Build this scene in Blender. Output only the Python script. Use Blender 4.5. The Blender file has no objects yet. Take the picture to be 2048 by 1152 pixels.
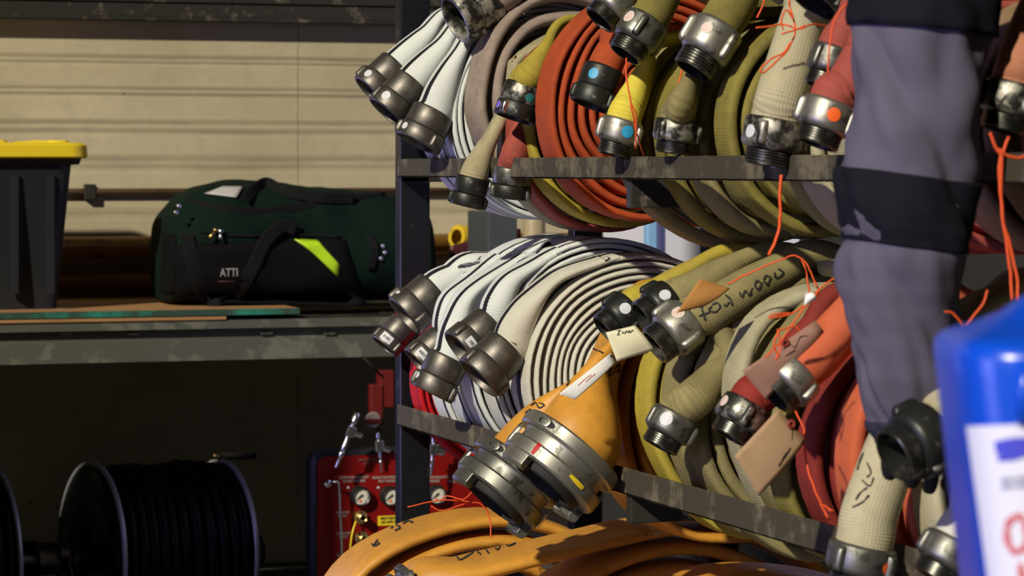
import bpy, bmesh, math, random
from mathutils import Vector, Matrix, noise
random.seed(7)
V = Vector
PI = math.pi
C = bpy.context.scene.collection
S = bpy.context.scene

# ------------------------------------------------------------------ camera
# world axes: x runs into the rack (parallel to the back wall), y runs along the rack away from the camera, z up.
# the front rail of the rack starts at x=0, y=0 and comes towards the camera along -y.  floor z=0
FP = 5700.0
HOR = 335.0
EYE = 1.12
FW = V((0.3198, 0.9475, 0)).normalized()
RT = V((FW.y, -FW.x, 0))
CAM = V((-1.6165, -5.4709, EYE))
cd = bpy.data.cameras.new('camera')
cam = bpy.data.objects.new('camera', cd)
C.objects.link(cam)
cam.location = CAM
cam.rotation_euler = (PI/2, 0, -math.atan2(FW.x, FW.y))
cd.sensor_width = 36
cd.lens = FP/2048*36
cd.shift_y = -(576-HOR)/2048
cd.clip_start = 0.05
cd.dof.use_dof = True
cd.dof.focus_distance = 4.85
cd.dof.aperture_fstop = 9.0
S.camera = cam

# ------------------------------------------------------------------ light
S.view_settings.view_transform = 'Standard'
S.view_settings.look = 'None'
S.view_settings.gamma = 1
S.view_settings.use_curve_mapping = False
S.view_settings.exposure = 0.0
w = bpy.data.worlds.new('world')
S.world = w
w.use_nodes = True
w.node_tree.nodes['Background'].inputs['Color'].default_value = (0.55, 0.58, 0.70, 1)
w.node_tree.nodes['Background'].inputs['Strength'].default_value = 0.009

def lamp(name, kind, loc, aim, energy, color, **kw):
    l = bpy.data.lights.new(name, kind)
    l.energy = energy
    l.color = color
    for k, v in kw.items():
        setattr(l, k, v)
    o = bpy.data.objects.new(name, l)
    C.objects.link(o)
    o.location = loc
    o.rotation_euler = (V(aim)).to_track_quat('-Z', 'Y').to_euler()
    return o

# low sun coming in through the open bay door behind the photographer
lamp('sun', 'SUN', (-4, -6, 5), (0.66, 0.57, -0.53), 4.2, (1.0, 0.92, 0.74), angle=math.radians(1.6))
# added cool fill from the left for the person and jug, source unseen
lamp('left_fill', 'AREA', (-3.0, -3.6, 1.0), (1.0, 0.22, -0.02), 9, (0.45, 0.42, 1.0), shape='RECTANGLE', size=1.2, size_y=1.2, spread=math.radians(90))
# added cool fill low at the left, beyond the frame edge, no window known
lamp('low_left_fill', 'AREA', (-0.98, 0.80, 0.75), (1.0, -0.6, 0.02), 7, (0.42, 0.40, 1.0), shape='RECTANGLE', size=0.4, size_y=0.8, spread=math.radians(160))
# added cool lamp that brightens the cabinet behind the rack
lamp('cabinet_fill', 'AREA', (1.6, 0.5, 1.5), (-1, 0.25, -0.35), 5, (0.5, 0.48, 1.0), shape='RECTANGLE', size=0.8, size_y=1.0)

# ------------------------------------------------------------------ picture -> place
def ray(px, py):
    return FW + RT*((px-1024)/FP) + V((0, 0, 1))*((HOR-py)/FP)
def atD(px, py, D):
    return CAM + ray(px, py)*D
def atY(px, py, y):
    v = ray(px, py)
    return CAM + v*((y-CAM.y)/v.y)
def atX(px, py, x):
    v = ray(px, py)
    return CAM + v*((x-CAM.x)/v.x)

# ------------------------------------------------------------------ mesh helpers
class MB:
    def __init__(s):
        s.v = []; s.f = []; s.uv = []; s.mi = []; s.cur = 0
    def face(s, idx, uvs=None):
        s.f.append(tuple(idx)); s.uv.append(uvs); s.mi.append(s.cur)
    def box(s, a, b, M=None):
        x0, y0, z0 = a; x1, y1, z1 = b
        n = len(s.v)
        for p in ((x0,y0,z0),(x1,y0,z0),(x1,y1,z0),(x0,y1,z0),(x0,y0,z1),(x1,y0,z1),(x1,y1,z1),(x0,y1,z1)):
            q = V(p)
            s.v.append(M @ q if M else q)
        for q in ((0,3,2,1),(4,5,6,7),(0,1,5,4),(1,2,6,5),(2,3,7,6),(3,0,4,7)):
            s.face([n+i for i in q])
        return s
    def lathe(s, prof, o, ax, seg=40, e1=None, close=False):
        ax = V(ax).normalized()
        if e1 is None:
            e1 = ax.orthogonal().normalized()
        e2 = ax.cross(e1)
        n = len(s.v); m = len(prof)
        for j in range(seg):
            a = 2*PI*j/seg
            d = e1*math.cos(a)+e2*math.sin(a)
            for (t, r) in prof:
                s.v.append(V(o)+ax*t+d*r)
        for j in range(seg):
            k = (j+1) % seg
            for i in range(m-1):
                u0, u1 = j/seg, (j+1)/seg
                s.face([n+j*m+i, n+k*m+i, n+k*m+i+1, n+j*m+i+1], [(u0,prof[i][0]),(u1,prof[i][0]),(u1,prof[i+1][0]),(u0,prof[i+1][0])])
            if close:
                s.face([n+j*m+m-1, n+k*m+m-1, n+k*m, n+j*m])
        return s
    def tube(s, pts, r, seg=8, caps=True):
        pts = [V(p) for p in pts]
        n = len(s.v); m = len(pts)
        up = None
        for i, p in enumerate(pts):
            t = (pts[min(i+1, m-1)]-pts[max(i-1, 0)])
            t = t.normalized() if t.length > 1e-9 else V((0,0,1))
            if up is None:
                up = t.orthogonal().normalized()
            up = (up - t*up.dot(t))
            up = up.normalized() if up.length > 1e-6 else t.orthogonal().normalized()
            e2 = t.cross(up)
            rr = r[i] if isinstance(r, (list, tuple)) else r
            for j in range(seg):
                a = 2*PI*j/seg
                s.v.append(p+(up*math.cos(a)+e2*math.sin(a))*rr)
        for i in range(m-1):
            for j in range(seg):
                k = (j+1) % seg
                s.face([n+i*seg+j, n+i*seg+k, n+(i+1)*seg+k, n+(i+1)*seg+j])
        if caps:
            s.face([n+j for j in range(seg)][::-1])
            s.face([n+(m-1)*seg+j for j in range(seg)])
        return s
    def sweep(s, P, W, N, A, B, ex, seg=20, v0=0.0, caps=False):
        """cross-sections: centre, width dir, normal dir, half width, half thickness, squareness"""
        n = len(s.v); m = len(P)
        L = v0; Ls = []
        for i in range(m):
            if i: L += (P[i]-P[i-1]).length
            Ls.append(L)
            for j in range(seg):
                a = 2*PI*j/seg
                c, d = math.cos(a), math.sin(a)
                c = math.copysign(abs(c)**ex[i], c); d = math.copysign(abs(d)**ex[i], d)
                s.v.append(P[i]+W[i]*(c*A[i])+N[i]*(d*B[i]))
        for i in range(m-1):
            for j in range(seg):
                k = (j+1) % seg
                s.face([n+i*seg+j, n+i*seg+k, n+(i+1)*seg+k, n+(i+1)*seg+j],
                       [(j/seg, Ls[i]), ((j+1)/seg, Ls[i]), ((j+1)/seg, Ls[i+1]), (j/seg, Ls[i+1])])
        if caps:
            s.face([n+j for j in range(seg)][::-1]); s.face([n+(m-1)*seg+j for j in range(seg)])
        return s
    def grid(s, rows, uv=False):
        n = len(s.v); h = len(rows); wd = len(rows[0])
        for r in rows:
            for p in r: s.v.append(V(p))
        for i in range(h-1):
            for j in range(wd-1):
                u = None
                if uv:
                    u = [(j/(wd-1), i/(h-1)), ((j+1)/(wd-1), i/(h-1)), ((j+1)/(wd-1), (i+1)/(h-1)), (j/(wd-1), (i+1)/(h-1))]
                s.face([n+i*wd+j, n+i*wd+j+1, n+(i+1)*wd+j+1, n+(i+1)*wd+j], u)
        return s
    def build(s, name, mats, parent=None, smooth=True, bevel=0, origin=None, solid=0, sub=0, auto=None):
        me = bpy.data.meshes.new(name)
        o0 = V(origin) if origin is not None else (parent.matrix_basis.translation if False else V((0,0,0)))
        me.from_pydata([tuple(V(p)-o0) for p in s.v], [], s.f)
        ul = me.uv_layers.new(name='UVMap')
        k = 0
        for fi, f in enumerate(s.f):
            u = s.uv[fi]
            for q in range(len(f)):
                if u: ul.data[k].uv = u[q]
                k += 1
        if not isinstance(mats, (list, tuple)): mats = [mats]
        for m in mats: me.materials.append(m)
        for fi, p in enumerate(me.polygons):
            p.material_index = s.mi[fi]
            p.use_smooth = smooth
        me.validate()
        if smooth and auto:
            me.set_sharp_from_angle(angle=math.radians(auto))
        o = bpy.data.objects.new(name, me)
        C.objects.link(o)
        o.location = o0
        if parent is not None:
            o.parent = parent
            wl = WORLD.get(parent.name, V((0,0,0)))
            o.location = o0 - wl
        WORLD[o.name] = o0
        if solid:
            md = o.modifiers.new('solid', 'SOLIDIFY'); md.thickness = solid; md.offset = 0
        if bevel:
            md = o.modifiers.new('bevel', 'BEVEL'); md.width = bevel; md.segments = 2; md.limit_method = 'ANGLE'; md.angle_limit = math.radians(35)
        if sub:
            md = o.modifiers.new('sub', 'SUBSURF'); md.levels = sub; md.render_levels = sub
        return o
WORLD = {}

def thing(name, label, cat, loc, group=None):
    o = bpy.data.objects.new(name, None)
    C.objects.link(o)
    o.empty_display_size = 0.05
    o.location = loc
    WORLD[o.name] = V(loc)
    tag(o, label, cat, group)
    return o
def tag(o, label, cat, group=None):
    o['label'] = label; o['category'] = cat
    if group: o['group'] = group
    return o
def struct(o):
    o['kind'] = 'structure'
    return o

def catmull(P, n=8):
    P = [V(p) for p in P]
    Q = [P[0]*2-P[1]] + P + [P[-1]*2-P[-2]]
    out = []
    for i in range(1, len(Q)-2):
        a, b, c, d = Q[i-1], Q[i], Q[i+1], Q[i+2]
        for k in range(n):
            t = k/n
            out.append(0.5*((2*b)+(c-a)*t+(2*a-5*b+4*c-d)*t*t+(3*b-a-3*c+d)*t**3))
    out.append(P[-1])
    return out

# ------------------------------------------------------------------ materials
def mat(name):
    m = bpy.data.materials.new(name); m.use_nodes = True
    nt = m.node_tree
    return m, nt, nt.nodes['Principled BSDF']
def nd(nt, t, **kw):
    n = nt.nodes.new(t)
    for k, v in kw.items():
        if k.startswith('i_'): n.inputs[k[2:].replace('_', ' ')].default_value = v
        else: setattr(n, k, v)
    return n
def math_(nt, op, a, b=None):
    n = nt.nodes.new('ShaderNodeMath'); n.operation = op
    for i, x in enumerate((a, b)):
        if x is None: continue
        if isinstance(x, (int, float)): n.inputs[i].default_value = x
        else: nt.links.new(x, n.inputs[i])
    return n.outputs[0]
def mixc(nt, f, a, b):
    n = nt.nodes.new('ShaderNodeMix'); n.data_type = 'RGBA'
    if isinstance(f, (int, float)): n.inputs[0].default_value = f
    else: nt.links.new(f, n.inputs[0])
    for i, x in ((6, a), (7, b)):
        if isinstance(x, tuple): n.inputs[i].default_value = (*x[:3], 1)
        else: nt.links.new(x, n.inputs[i])
    return n.outputs[2]
def ramp(nt, f, stops):
    n = nt.nodes.new('ShaderNodeValToRGB')
    el = n.color_ramp.elements
    el[0].position = stops[0][0]; el[0].color = (*stops[0][1], 1)
    el[1].position = stops[-1][0]; el[1].color = (*stops[-1][1], 1)
    for p, c in stops[1:-1]:
        e = el.new(p); e.color = (*c, 1)
    nt.links.new(f, n.inputs[0])
    return n.outputs[0]
def objco(nt, scale=(1,1,1)):
    tc = nt.nodes.new('ShaderNodeTexCoord')
    mp = nt.nodes.new('ShaderNodeMapping'); mp.inputs['Scale'].default_value = scale
    nt.links.new(tc.outputs['Object'], mp.inputs[0])
    return mp.outputs[0]
def noi(nt, co, sc, det=4, rough=0.55):
    n = nt.nodes.new('ShaderNodeTexNoise')
    n.inputs['Scale'].default_value = sc; n.inputs['Detail'].default_value = det; n.inputs['Roughness'].default_value = rough
    nt.links.new(co, n.inputs['Vector'])
    return n.outputs['Fac']
def bump(nt, b, h, st, dist=0.001, chain=None):
    n = nt.nodes.new('ShaderNodeBump'); n.inputs['Strength'].default_value = st; n.inputs['Distance'].default_value = dist
    nt.links.new(h, n.inputs['Height'])
    if chain is not None: nt.links.new(chain, n.inputs['Normal'])
    nt.links.new(n.outputs[0], b.inputs['Normal'])
    return n.outputs[0]

def hose_mat(name, col, dirt, stripe=None, rough=0.75, weave=1.0, stripes=(0.25,), sw=0.022, period=0.0032, dirty=0.45, gloss=False, rib=True):
    m, nt, b = mat(name)
    uvn = nt.nodes.new('ShaderNodeUVMap'); uvn.uv_map = 'UVMap'
    sep = nt.nodes.new('ShaderNodeSeparateXYZ'); nt.links.new(uvn.outputs[0], sep.inputs[0])
    U, Vv = sep.outputs[0], sep.outputs[1]
    co = objco(nt)
    n1 = noi(nt, co, 9, 5, 0.6)
    n2 = noi(nt, co, 45, 4, 0.65)
    f = math_(nt, 'MULTIPLY', math_(nt, 'GREATER_THAN', n1, -1), n1)
    fac = ramp(nt, f, [(0.42, (0,0,0)), (0.68, (1,1,1))])
    fac = math_(nt, 'MULTIPLY', fac, dirty)
    c = mixc(nt, fac, tuple(col), tuple(dirt))
    f2 = ramp(nt, n2, [(0.45, (0,0,0)), (0.72, (1,1,1))])
    c = mixc(nt, math_(nt, 'MULTIPLY', f2, dirty*0.5), c, tuple(x*0.55 for x in dirt))
    wv = math_(nt, 'SINE', math_(nt, 'MULTIPLY', Vv, 2*PI/period))
    wu = math_(nt, 'SINE', math_(nt, 'MULTIPLY', U, 2*PI*46))
    if rib:
        h = math_(nt, 'ADD', math_(nt, 'MULTIPLY', wv, 0.7), math_(nt, 'MULTIPLY', wu, 0.35))
    else:
        h = math_(nt, 'MULTIPLY', n2, 2.0)
    dk = math_(nt, 'MULTIPLY', math_(nt, 'LESS_THAN', h, -0.35), 0.16*weave if rib else 0.0)
    c = mixc(nt, dk, c, tuple(x*0.5 for x in dirt))
    if stripe is not None:
        for s0 in stripes:
            d = math_(nt, 'ABSOLUTE', math_(nt, 'SUBTRACT', U, s0))
            d = math_(nt, 'ADD', d, math_(nt, 'MULTIPLY', wv, 0.0025))
            c = mixc(nt, math_(nt, 'LESS_THAN', d, sw), c, tuple(stripe))
    nt.links.new(c, b.inputs['Base Color'])
    b.inputs['Roughness'].default_value = rough
    b.inputs['Specular IOR Level'].default_value = 0.5 if gloss else 0.2
    ch = bump(nt, b, h, 0.35*weave, 0.0008)
    bump(nt, b, n1, 0.3, 0.006, ch)
    return m

def metal_mat(name, col, wear, amt=0.4, rough=0.35, metallic=0.9, sc=60):
    m, nt, b = mat(name)
    co = objco(nt)
    n = noi(nt, co, sc, 6, 0.7)
    n2 = noi(nt, co, 12, 3)
    fac = ramp(nt, math_(nt, 'ADD', math_(nt, 'MULTIPLY', n, 0.6), math_(nt, 'MULTIPLY', n2, 0.4)), [(0.60-0.2*amt, (0,0,0)), (0.64-0.1*amt, (1,1,1))])
    c = mixc(nt, fac, tuple(col), tuple(wear))
    nt.links.new(c, b.inputs['Base Color'])
    b.inputs['Metallic'].default_value = metallic
    r = math_(nt, 'ADD', math_(nt, 'MULTIPLY', n, 0.25), rough-0.1)
    nt.links.new(r, b.inputs['Roughness'])
    bump(nt, b, n, 0.15, 0.0006)
    return m

def plain(name, col, rough=0.6, metallic=0.0, spec=0.4, var=0.15, sc=30, bmp=0.1, emit=None):
    m, nt, b = mat(name)
    co = objco(nt)
    n = noi(nt, co, sc, 5)
    c = mixc(nt, math_(nt, 'MULTIPLY', n, var*2), tuple(col), tuple(x*0.45 for x in col))
    nt.links.new(c, b.inputs['Base Color'])
    b.inputs['Roughness'].default_value = rough; b.inputs['Metallic'].default_value = metallic
    b.inputs['Specular IOR Level'].default_value = spec
    if bmp: bump(nt, b, n, bmp, 0.002)
    return m

BLK = (0.012, 0.012, 0.016)
HM = {
 'white': hose_mat('white_jacket', (0.64,0.67,0.66), (0.45,0.45,0.43), stripe=BLK, dirty=0.15, weave=0.6, stripes=(0.19,), sw=0.028),
 'cream_white': hose_mat('offwhite_jacket', (0.58,0.57,0.49), (0.42,0.38,0.28), dirty=0.2, weave=1.1, stripe=BLK, stripes=(0.24,), sw=0.028),
 'mauve': hose_mat('mauve_jacket', (0.36,0.29,0.24), (0.17,0.13,0.11), dirty=0.6),
 'tan': hose_mat('tan_jacket', (0.42,0.37,0.23), (0.2,0.17,0.09), dirty=0.5),
 'khaki': hose_mat('khaki_jacket', (0.30,0.26,0.11), (0.15,0.125,0.06), dirty=0.55, weave=1.4),
 'olive': hose_mat('olive_jacket', (0.26,0.22,0.05), (0.10,0.085,0.03), dirty=0.6, weave=1.4),
 'light_khaki': hose_mat('light_khaki_jacket', (0.45,0.42,0.27), (0.24,0.21,0.12), dirty=0.5, weave=1.4),
 'cream': hose_mat('cream_jacket', (0.50,0.46,0.30), (0.30,0.26,0.15), dirty=0.35, weave=1.4),
 'yellow': hose_mat('yellow_jacket', (0.46,0.37,0.045), (0.22,0.17,0.04), dirty=0.5),
 'brightyellow': hose_mat('bright_yellow_jacket', (0.72,0.60,0.07), (0.40,0.32,0.05), dirty=0.3),
 'orange': hose_mat('orange_jacket', (0.45,0.075,0.02), (0.2,0.04,0.02), dirty=0.5),
 'salmon': hose_mat('salmon_jacket', (0.56,0.12,0.05), (0.3,0.09,0.05), dirty=0.35, weave=0.7),
 'red': hose_mat('red_jacket', (0.52,0.01,0.015), (0.30,0.01,0.01), stripe=BLK, dirty=0.2, stripes=(0.2,), sw=0.012),
 'pink': hose_mat('faded_red_jacket', (0.36,0.075,0.055), (0.2,0.055,0.045), dirty=0.5, weave=0.7),
 'darkred': hose_mat('dark_red_jacket', (0.26,0.03,0.022), (0.09,0.02,0.015), dirty=0.5),
 'pinktan': hose_mat('pink_tan_jacket', (0.50,0.20,0.12), (0.3,0.12,0.07), dirty=0.4, weave=0.7),
 'brown': hose_mat('brown_jacket', (0.30,0.2,0.11), (0.14,0.08,0.04), dirty=0.5),
 'golden': hose_mat('golden_rubber', (0.62,0.29,0.035), (0.36,0.16,0.03), dirty=0.5, rough=0.5, weave=0.5, rib=False, gloss=True),
}
MT = {
 'bronze': metal_mat('dark_anodised_metal', (0.125,0.115,0.105), (0.17,0.155,0.135), 0.3, 0.44, 0.85),
 'black': metal_mat('black_painted_metal', (0.035,0.037,0.034), (0.2,0.19,0.17), 0.02, 0.42, 0.7),
 'chipped': metal_mat('chipped_dark_metal', (0.045,0.045,0.04), (0.42,0.40,0.35), 0.6, 0.45, 0.8, 45),
 'silver': metal_mat('worn_silver_metal', (0.34,0.33,0.29), (0.12,0.12,0.105), 0.35, 0.42, 0.85, 50),
 'grey': metal_mat('grey_worn_metal', (0.19,0.19,0.17), (0.06,0.06,0.05), 0.5, 0.42, 0.85, 45),
 'thread': metal_mat('thread_metal', (0.10,0.10,0.09), (0.24,0.23,0.2), 0.3, 0.3, 0.9),
 'chrome': metal_mat('chrome', (0.7,0.72,0.78), (0.4,0.4,0.45), 0.1, 0.18, 1.0),
 'brass': metal_mat('brass', (0.42,0.30,0.11), (0.2,0.14,0.05), 0.3, 0.3, 0.95),
}
RUB = plain('black_rubber', (0.012,0.012,0.012), 0.7)
INK = plain('marker_ink', (0.02,0.02,0.018), 0.8, bmp=0)
PAPER = plain('cream_paper', (0.80,0.76,0.52), 0.85, var=0.05)
WPAPER = plain('white_paper', (0.80,0.80,0.78), 0.85, var=0.05)
KRAFT = plain('kraft_card', (0.40,0.26,0.14), 0.85, var=0.15)
DKRAFT = plain('dull_orange_card', (0.42,0.20,0.05), 0.85, var=0.15)
PKRAFT = plain('pinkish_card', (0.33,0.18,0.13), 0.85, var=0.15)
TWINE = plain('orange_twine', (0.80,0.10,0.02), 0.6, var=0.1, sc=200)
def sticker_mat(name, base, mark, marks=True):
    m, nt, b = mat(name)
    uvn = nt.nodes.new('ShaderNodeUVMap'); uvn.uv_map = 'UVMap'
    n = noi(nt, uvn.outputs[0], 7, 3, 0.7)
    c = mixc(nt, math_(nt, 'GREATER_THAN', n, 0.58), tuple(base), tuple(mark))
    nt.links.new(c, b.inputs['Base Color']); b.inputs['Roughness'].default_value = 0.5
    return m
ST = {
 'white': sticker_mat('white_sticker', (0.58,0.60,0.64), (0.55,0.56,0.6)),
 'blue': sticker_mat('blue_sticker', (0.02,0.30,0.55), (0.10,0.45,0.65)),
 'orange': sticker_mat('orange_sticker', (0.90,0.14,0.02), (0.7,0.08,0.02)),
 'redwhite': sticker_mat('red_white_sticker', (0.62,0.55,0.5), (0.75,0.10,0.04)),
 'purple': sticker_mat('violet_sticker', (0.12,0.10,0.55), (0.5,0.2,0.3)),
 'teal': sticker_mat('teal_sticker', (0.02,0.14,0.14), (0.05,0.25,0.25)),
}

# ------------------------------------------------------------------ hose couplings
def tocam(p):
    return (CAM-p).normalized()

def cyl_patch(mb, o, ax, e1, e2, t, ang, hw, hh, r, disc=True, n=9):
    rows = []
    for i in range(n):
        row = []
        for j in range(n):
            a = -1+2*i/(n-1); b = -1+2*j/(n-1)
            if disc:
                rr = max(abs(a), abs(b)); L = math.hypot(a, b) or 1
                a, b = a*rr/L, b*rr/L
            th = ang + b*hw/r
            row.append(o+ax*(t+a*hh)+(e1*math.cos(th)+e2*math.sin(th))*r)
        rows.append(row)
    mb.grid(rows, uv=True)

def lug(mb, o, ax, e1, e2, t0, t1, ang, r, wd, ht, round_=True):
    """raised bar along the axis of a coupling, rounded on its outer side"""
    d = e1*math.cos(ang)+e2*math.sin(ang); s = ax.cross(d)
    prof = []
    n = 7
    for i in range(n):
        a = PI*i/(n-1)
        prof.append((math.cos(a)*wd, math.sin(a)**0.6*ht if math.sin(a) > 1e-6 else 0))
    rings = [(t0, 0.35), (t0+(t1-t0)*0.08, 0.85), (t0+(t1-t0)*0.2, 1.0), (t1-(t1-t0)*0.2, 1.0), (t1-(t1-t0)*0.08, 0.85), (t1, 0.35)]
    nb = len(mb.v)
    for (t, k) in rings:
        for (x, h) in prof:
            mb.v.append(o+ax*t+s*(x*(0.7+0.3*k))+d*(r*0.985+h*k))
    for i in range(len(rings)-1):
        for j in range(n-1):
            mb.face([nb+i*n+j, nb+i*n+j+1, nb+(i+1)*n+j+1, nb+(i+1)*n+j])
    mb.face([nb+j for j in range(n)][::-1]); mb.face([nb+(len(rings)-1)*n+j for j in range(n)])

def coupling(parent, A, B, rad, kind='female', metal='bronze', lugs=(20, 140, 260), stick=(), ring=None, lugmetal=None):
    ax = (B-A); L = ax.length; ax.normalize()
    e1 = tocam(A); e1 = (e1-ax*e1.dot(ax)).normalized()
    e2 = ax.cross(e1)
    m = MT[metal]; r = rad
    lm = MT[lugmetal] if lugmetal else m
    def at(o, **k): return o
    if kind == 'female':
        mb = MB(); mb.lathe([(-0.03*L, 0.74*r), (-0.03*L, 0.90*r), (0, 0.955*r), (0.03*L, 0.975*r), (0.52*L, 0.975*r), (0.545*L, 0.95*r), (0.56*L, 0.9*r), (0.60*L, 0.88*r)], A, ax, 48, e1)
        body = mb.build('coupling', m, parent, auto=40, origin=A)
        mb = MB(); mb.lathe([(0.60*L, 0.86*r), (0.565*L, 0.9*r), (0.565*L, 1.02*r), (0.59*L, 1.045*r), (0.965*L, 1.045*r), (0.99*L, 1.02*r), (L, 0.99*r), (L, 0.88*r), (0.97*L, 0.86*r), (0.78*L, 0.85*r), (0.77*L, 0.70*r), (0.45*L, 0.68*r), (0.45*L, 0.0)], A, ax, 48, e1)
        mb.build('swivel_ring', MT[ring] if ring else m, body, auto=40, origin=A+ax*0.6*L)
        for a in lugs:
            a = -a
            mb = MB(); lug(mb, A, ax, e1, e2, 0.60*L, 0.97*L, math.radians(a), 1.045*r, 0.17*r, 0.17*r)
            mb.build('lug', lm, body, origin=A+ax*0.8*L)
        rs = lambda t: (1.052*r if t > 0.57 else 0.982*r)
    elif kind == 'male':
        mb = MB(); mb.lathe([(0, 0.76*r), (0, 0.90*r), (0.03*L, 0.97*r), (0.08*L, 1.0*r), (0.52*L, 1.0*r), (0.60*L, 0.96*r), (0.66*L, 0.84*r), (0.67*L, 0.76*r)], A, ax, 48, e1)
        body = mb.build('coupling', m, parent, auto=40, origin=A)
        pr = [(0.66*L, 0.70*r)]
        n = 5
        for i in range(n):
            t = 0.68+0.30*i/n
            pr += [(t*L, 0.745*r), ((t+0.02)*L, 0.80*r), ((t+0.04)*L, 0.80*r), ((t+0.055)*L, 0.745*r)]
        pr += [(0.985*L, 0.75*r), (L, 0.73*r), (L, 0.66*r), (0.5*L, 0.64*r), (0.5*L, 0)]
        mb = MB(); mb.lathe(pr, A, ax, 48, e1)
        mb.build('thread', MT['thread'], body, auto=30, origin=A+ax*0.8*L)
        for a in lugs:
            a = -a
            mb = MB(); lug(mb, A, ax, e1, e2, 0.08*L, 0.62*L, math.radians(a), r, 0.16*r, 0.20*r)
            mb.build('lug', lm, body, origin=A+ax*0.35*L)
        rs = lambda t: 1.008*r
    else:
        # big sexless coupling with two clamping lugs
        mb = MB(); mb.lathe([(-0.25*L, 0.60*r), (-0.25*L, 0.70*r), (0.02*L, 0.78*r), (0.02*L, 0.97*r), (0.06*L, r), (0.26*L, r), (0.30*L, 0.97*r), (0.30*L, 0.86*r), (0.36*L, 0.84*r), (0.55*L, 0.84*r), (0.56*L, 0.7*r)], A, ax, 64, e1)
        body = mb.build('coupling', m, parent, auto=35, origin=A)
        mb = MB(); mb.lathe([(0.54*L, 0.80*r), (0.54*L, 0.94*r), (0.58*L, 0.97*r), (0.80*L, 0.97*r), (0.84*L, 0.94*r), (0.84*L, 0.72*r), (0.70*L, 0.70*r), (0.70*L, 0.6*r)], A, ax, 64, e1)
        mb.build('locking_ring', MT[ring] if ring else m, body, auto=35, origin=A+ax*0.7*L)
        mb = MB(); mb.lathe([(0.68*L, 0.70*r), (0.90*L, 0.70*r), (0.96*L, 0.67*r), (0.98*L, 0.60*r), (0.92*L, 0.56*r), (0.3*L, 0.54*r), (0.3*L, 0)], A, ax, 64, e1)
        mb.build('gasket', RUB, body, auto=35, origin=A+ax*0.8*L)
        for a in lugs:
            a = math.radians(-a)
            # hooked claw on the face
            mb = MB()
            for q in range(9):
                th = a-0.32+0.64*q/8
                d = e1*math.cos(th)+e2*math.sin(th)
                base = len(mb.v)
                for (t, rr) in ((0.80*L, 0.74*r), (1.06*L, 0.74*r), (1.10*L, 0.80*r), (1.10*L, 0.90*r), (1.04*L, 0.95*r), (0.80*L, 0.95*r)):
                    mb.v.append(A+ax*t+d*rr)
                if q:
                    for i in range(6):
                        mb.face([base-6+i, base-6+(i+1) % 6, base+(i+1) % 6, base+i])
                    if q == 8: mb.face([base+i for i in range(6)])
                else: mb.face([base+i for i in range(6)][::-1])
            mb.build('claw', m, body, bevel=0.0015, smooth=False, origin=A+ax*L)
            mb = MB(); lug(mb, A, ax, e1, e2, 0.38*L, 0.80*L, a+0.5, 0.93*r, 0.07*r, 0.09*r)
            mb.build('lug', lm, body, origin=A+ax*0.6*L)
        # slotted latch pocket with a screw on the rear flange
        for a in (38,):
            a = math.radians(a)
            mb = MB(); cyl_patch(mb, A, ax, e1, e2, 0.16*L, a, 0.20*r, 0.075*L, 1.004*r)
            mb.build('latch_pocket', RUB, body, origin=A)
            d = e1*math.cos(a)+e2*math.sin(a)
            mb = MB(); mb.lathe([(-0.004, 0.009), (0.003, 0.009), (0.004, 0.007), (0.004, 0.004), (0.002, 0.003), (0.002, 0)], A+ax*0.16*L+d*r, d, 20)
            mb.build('screw', m, body, auto=30, origin=A)
        rs = lambda t: (1.004*r if t < 0.32 else 0.975*r)
    mb = MB(); mb.lathe([(0.50*L, 0.0), (0.505*L, 0.5*r), (0.505*L, 0.66*r)], A, ax, 24, e1)
    for st in stick:
        t, a, hw, colr = st[0], -st[1], st[2], st[3]
        hh = st[4] if len(st) > 4 else hw
        mb = MB(); cyl_patch(mb, A, ax, e1, e2, t*L, math.radians(a), hw, hh, rs(t)+0.0006, disc=not (len(st) > 5 and st[5]))
        if len(st) > 5 and st[5]:
            so = mb.build('label_sticker', ST['white'], body, origin=A)
            # bar code lines
            mb = MB()
            x = -0.6
            while x < 0.75:
                wbar = random.choice((0.03, 0.05, 0.08))
                rows = []
                for tt in (0.25, 0.75):
                    rows.append([A+ax*(t*L+hh*(-1+2*tt)*0.7)+(e1*math.cos(math.radians(a)+q*hw/rs(t))+e2*math.sin(math.radians(a)+q*hw/rs(t)))*(rs(t)+0.0011) for q in (x*0.85, x*0.85+wbar)])
                mb.grid(rows); x += wbar+random.choice((0.07, 0.1, 0.14))
            mb.build('bar_code', INK, body, smooth=False, origin=A)
        else:
            mb.build('sticker', ST[colr], body, origin=A)
    return body

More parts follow.
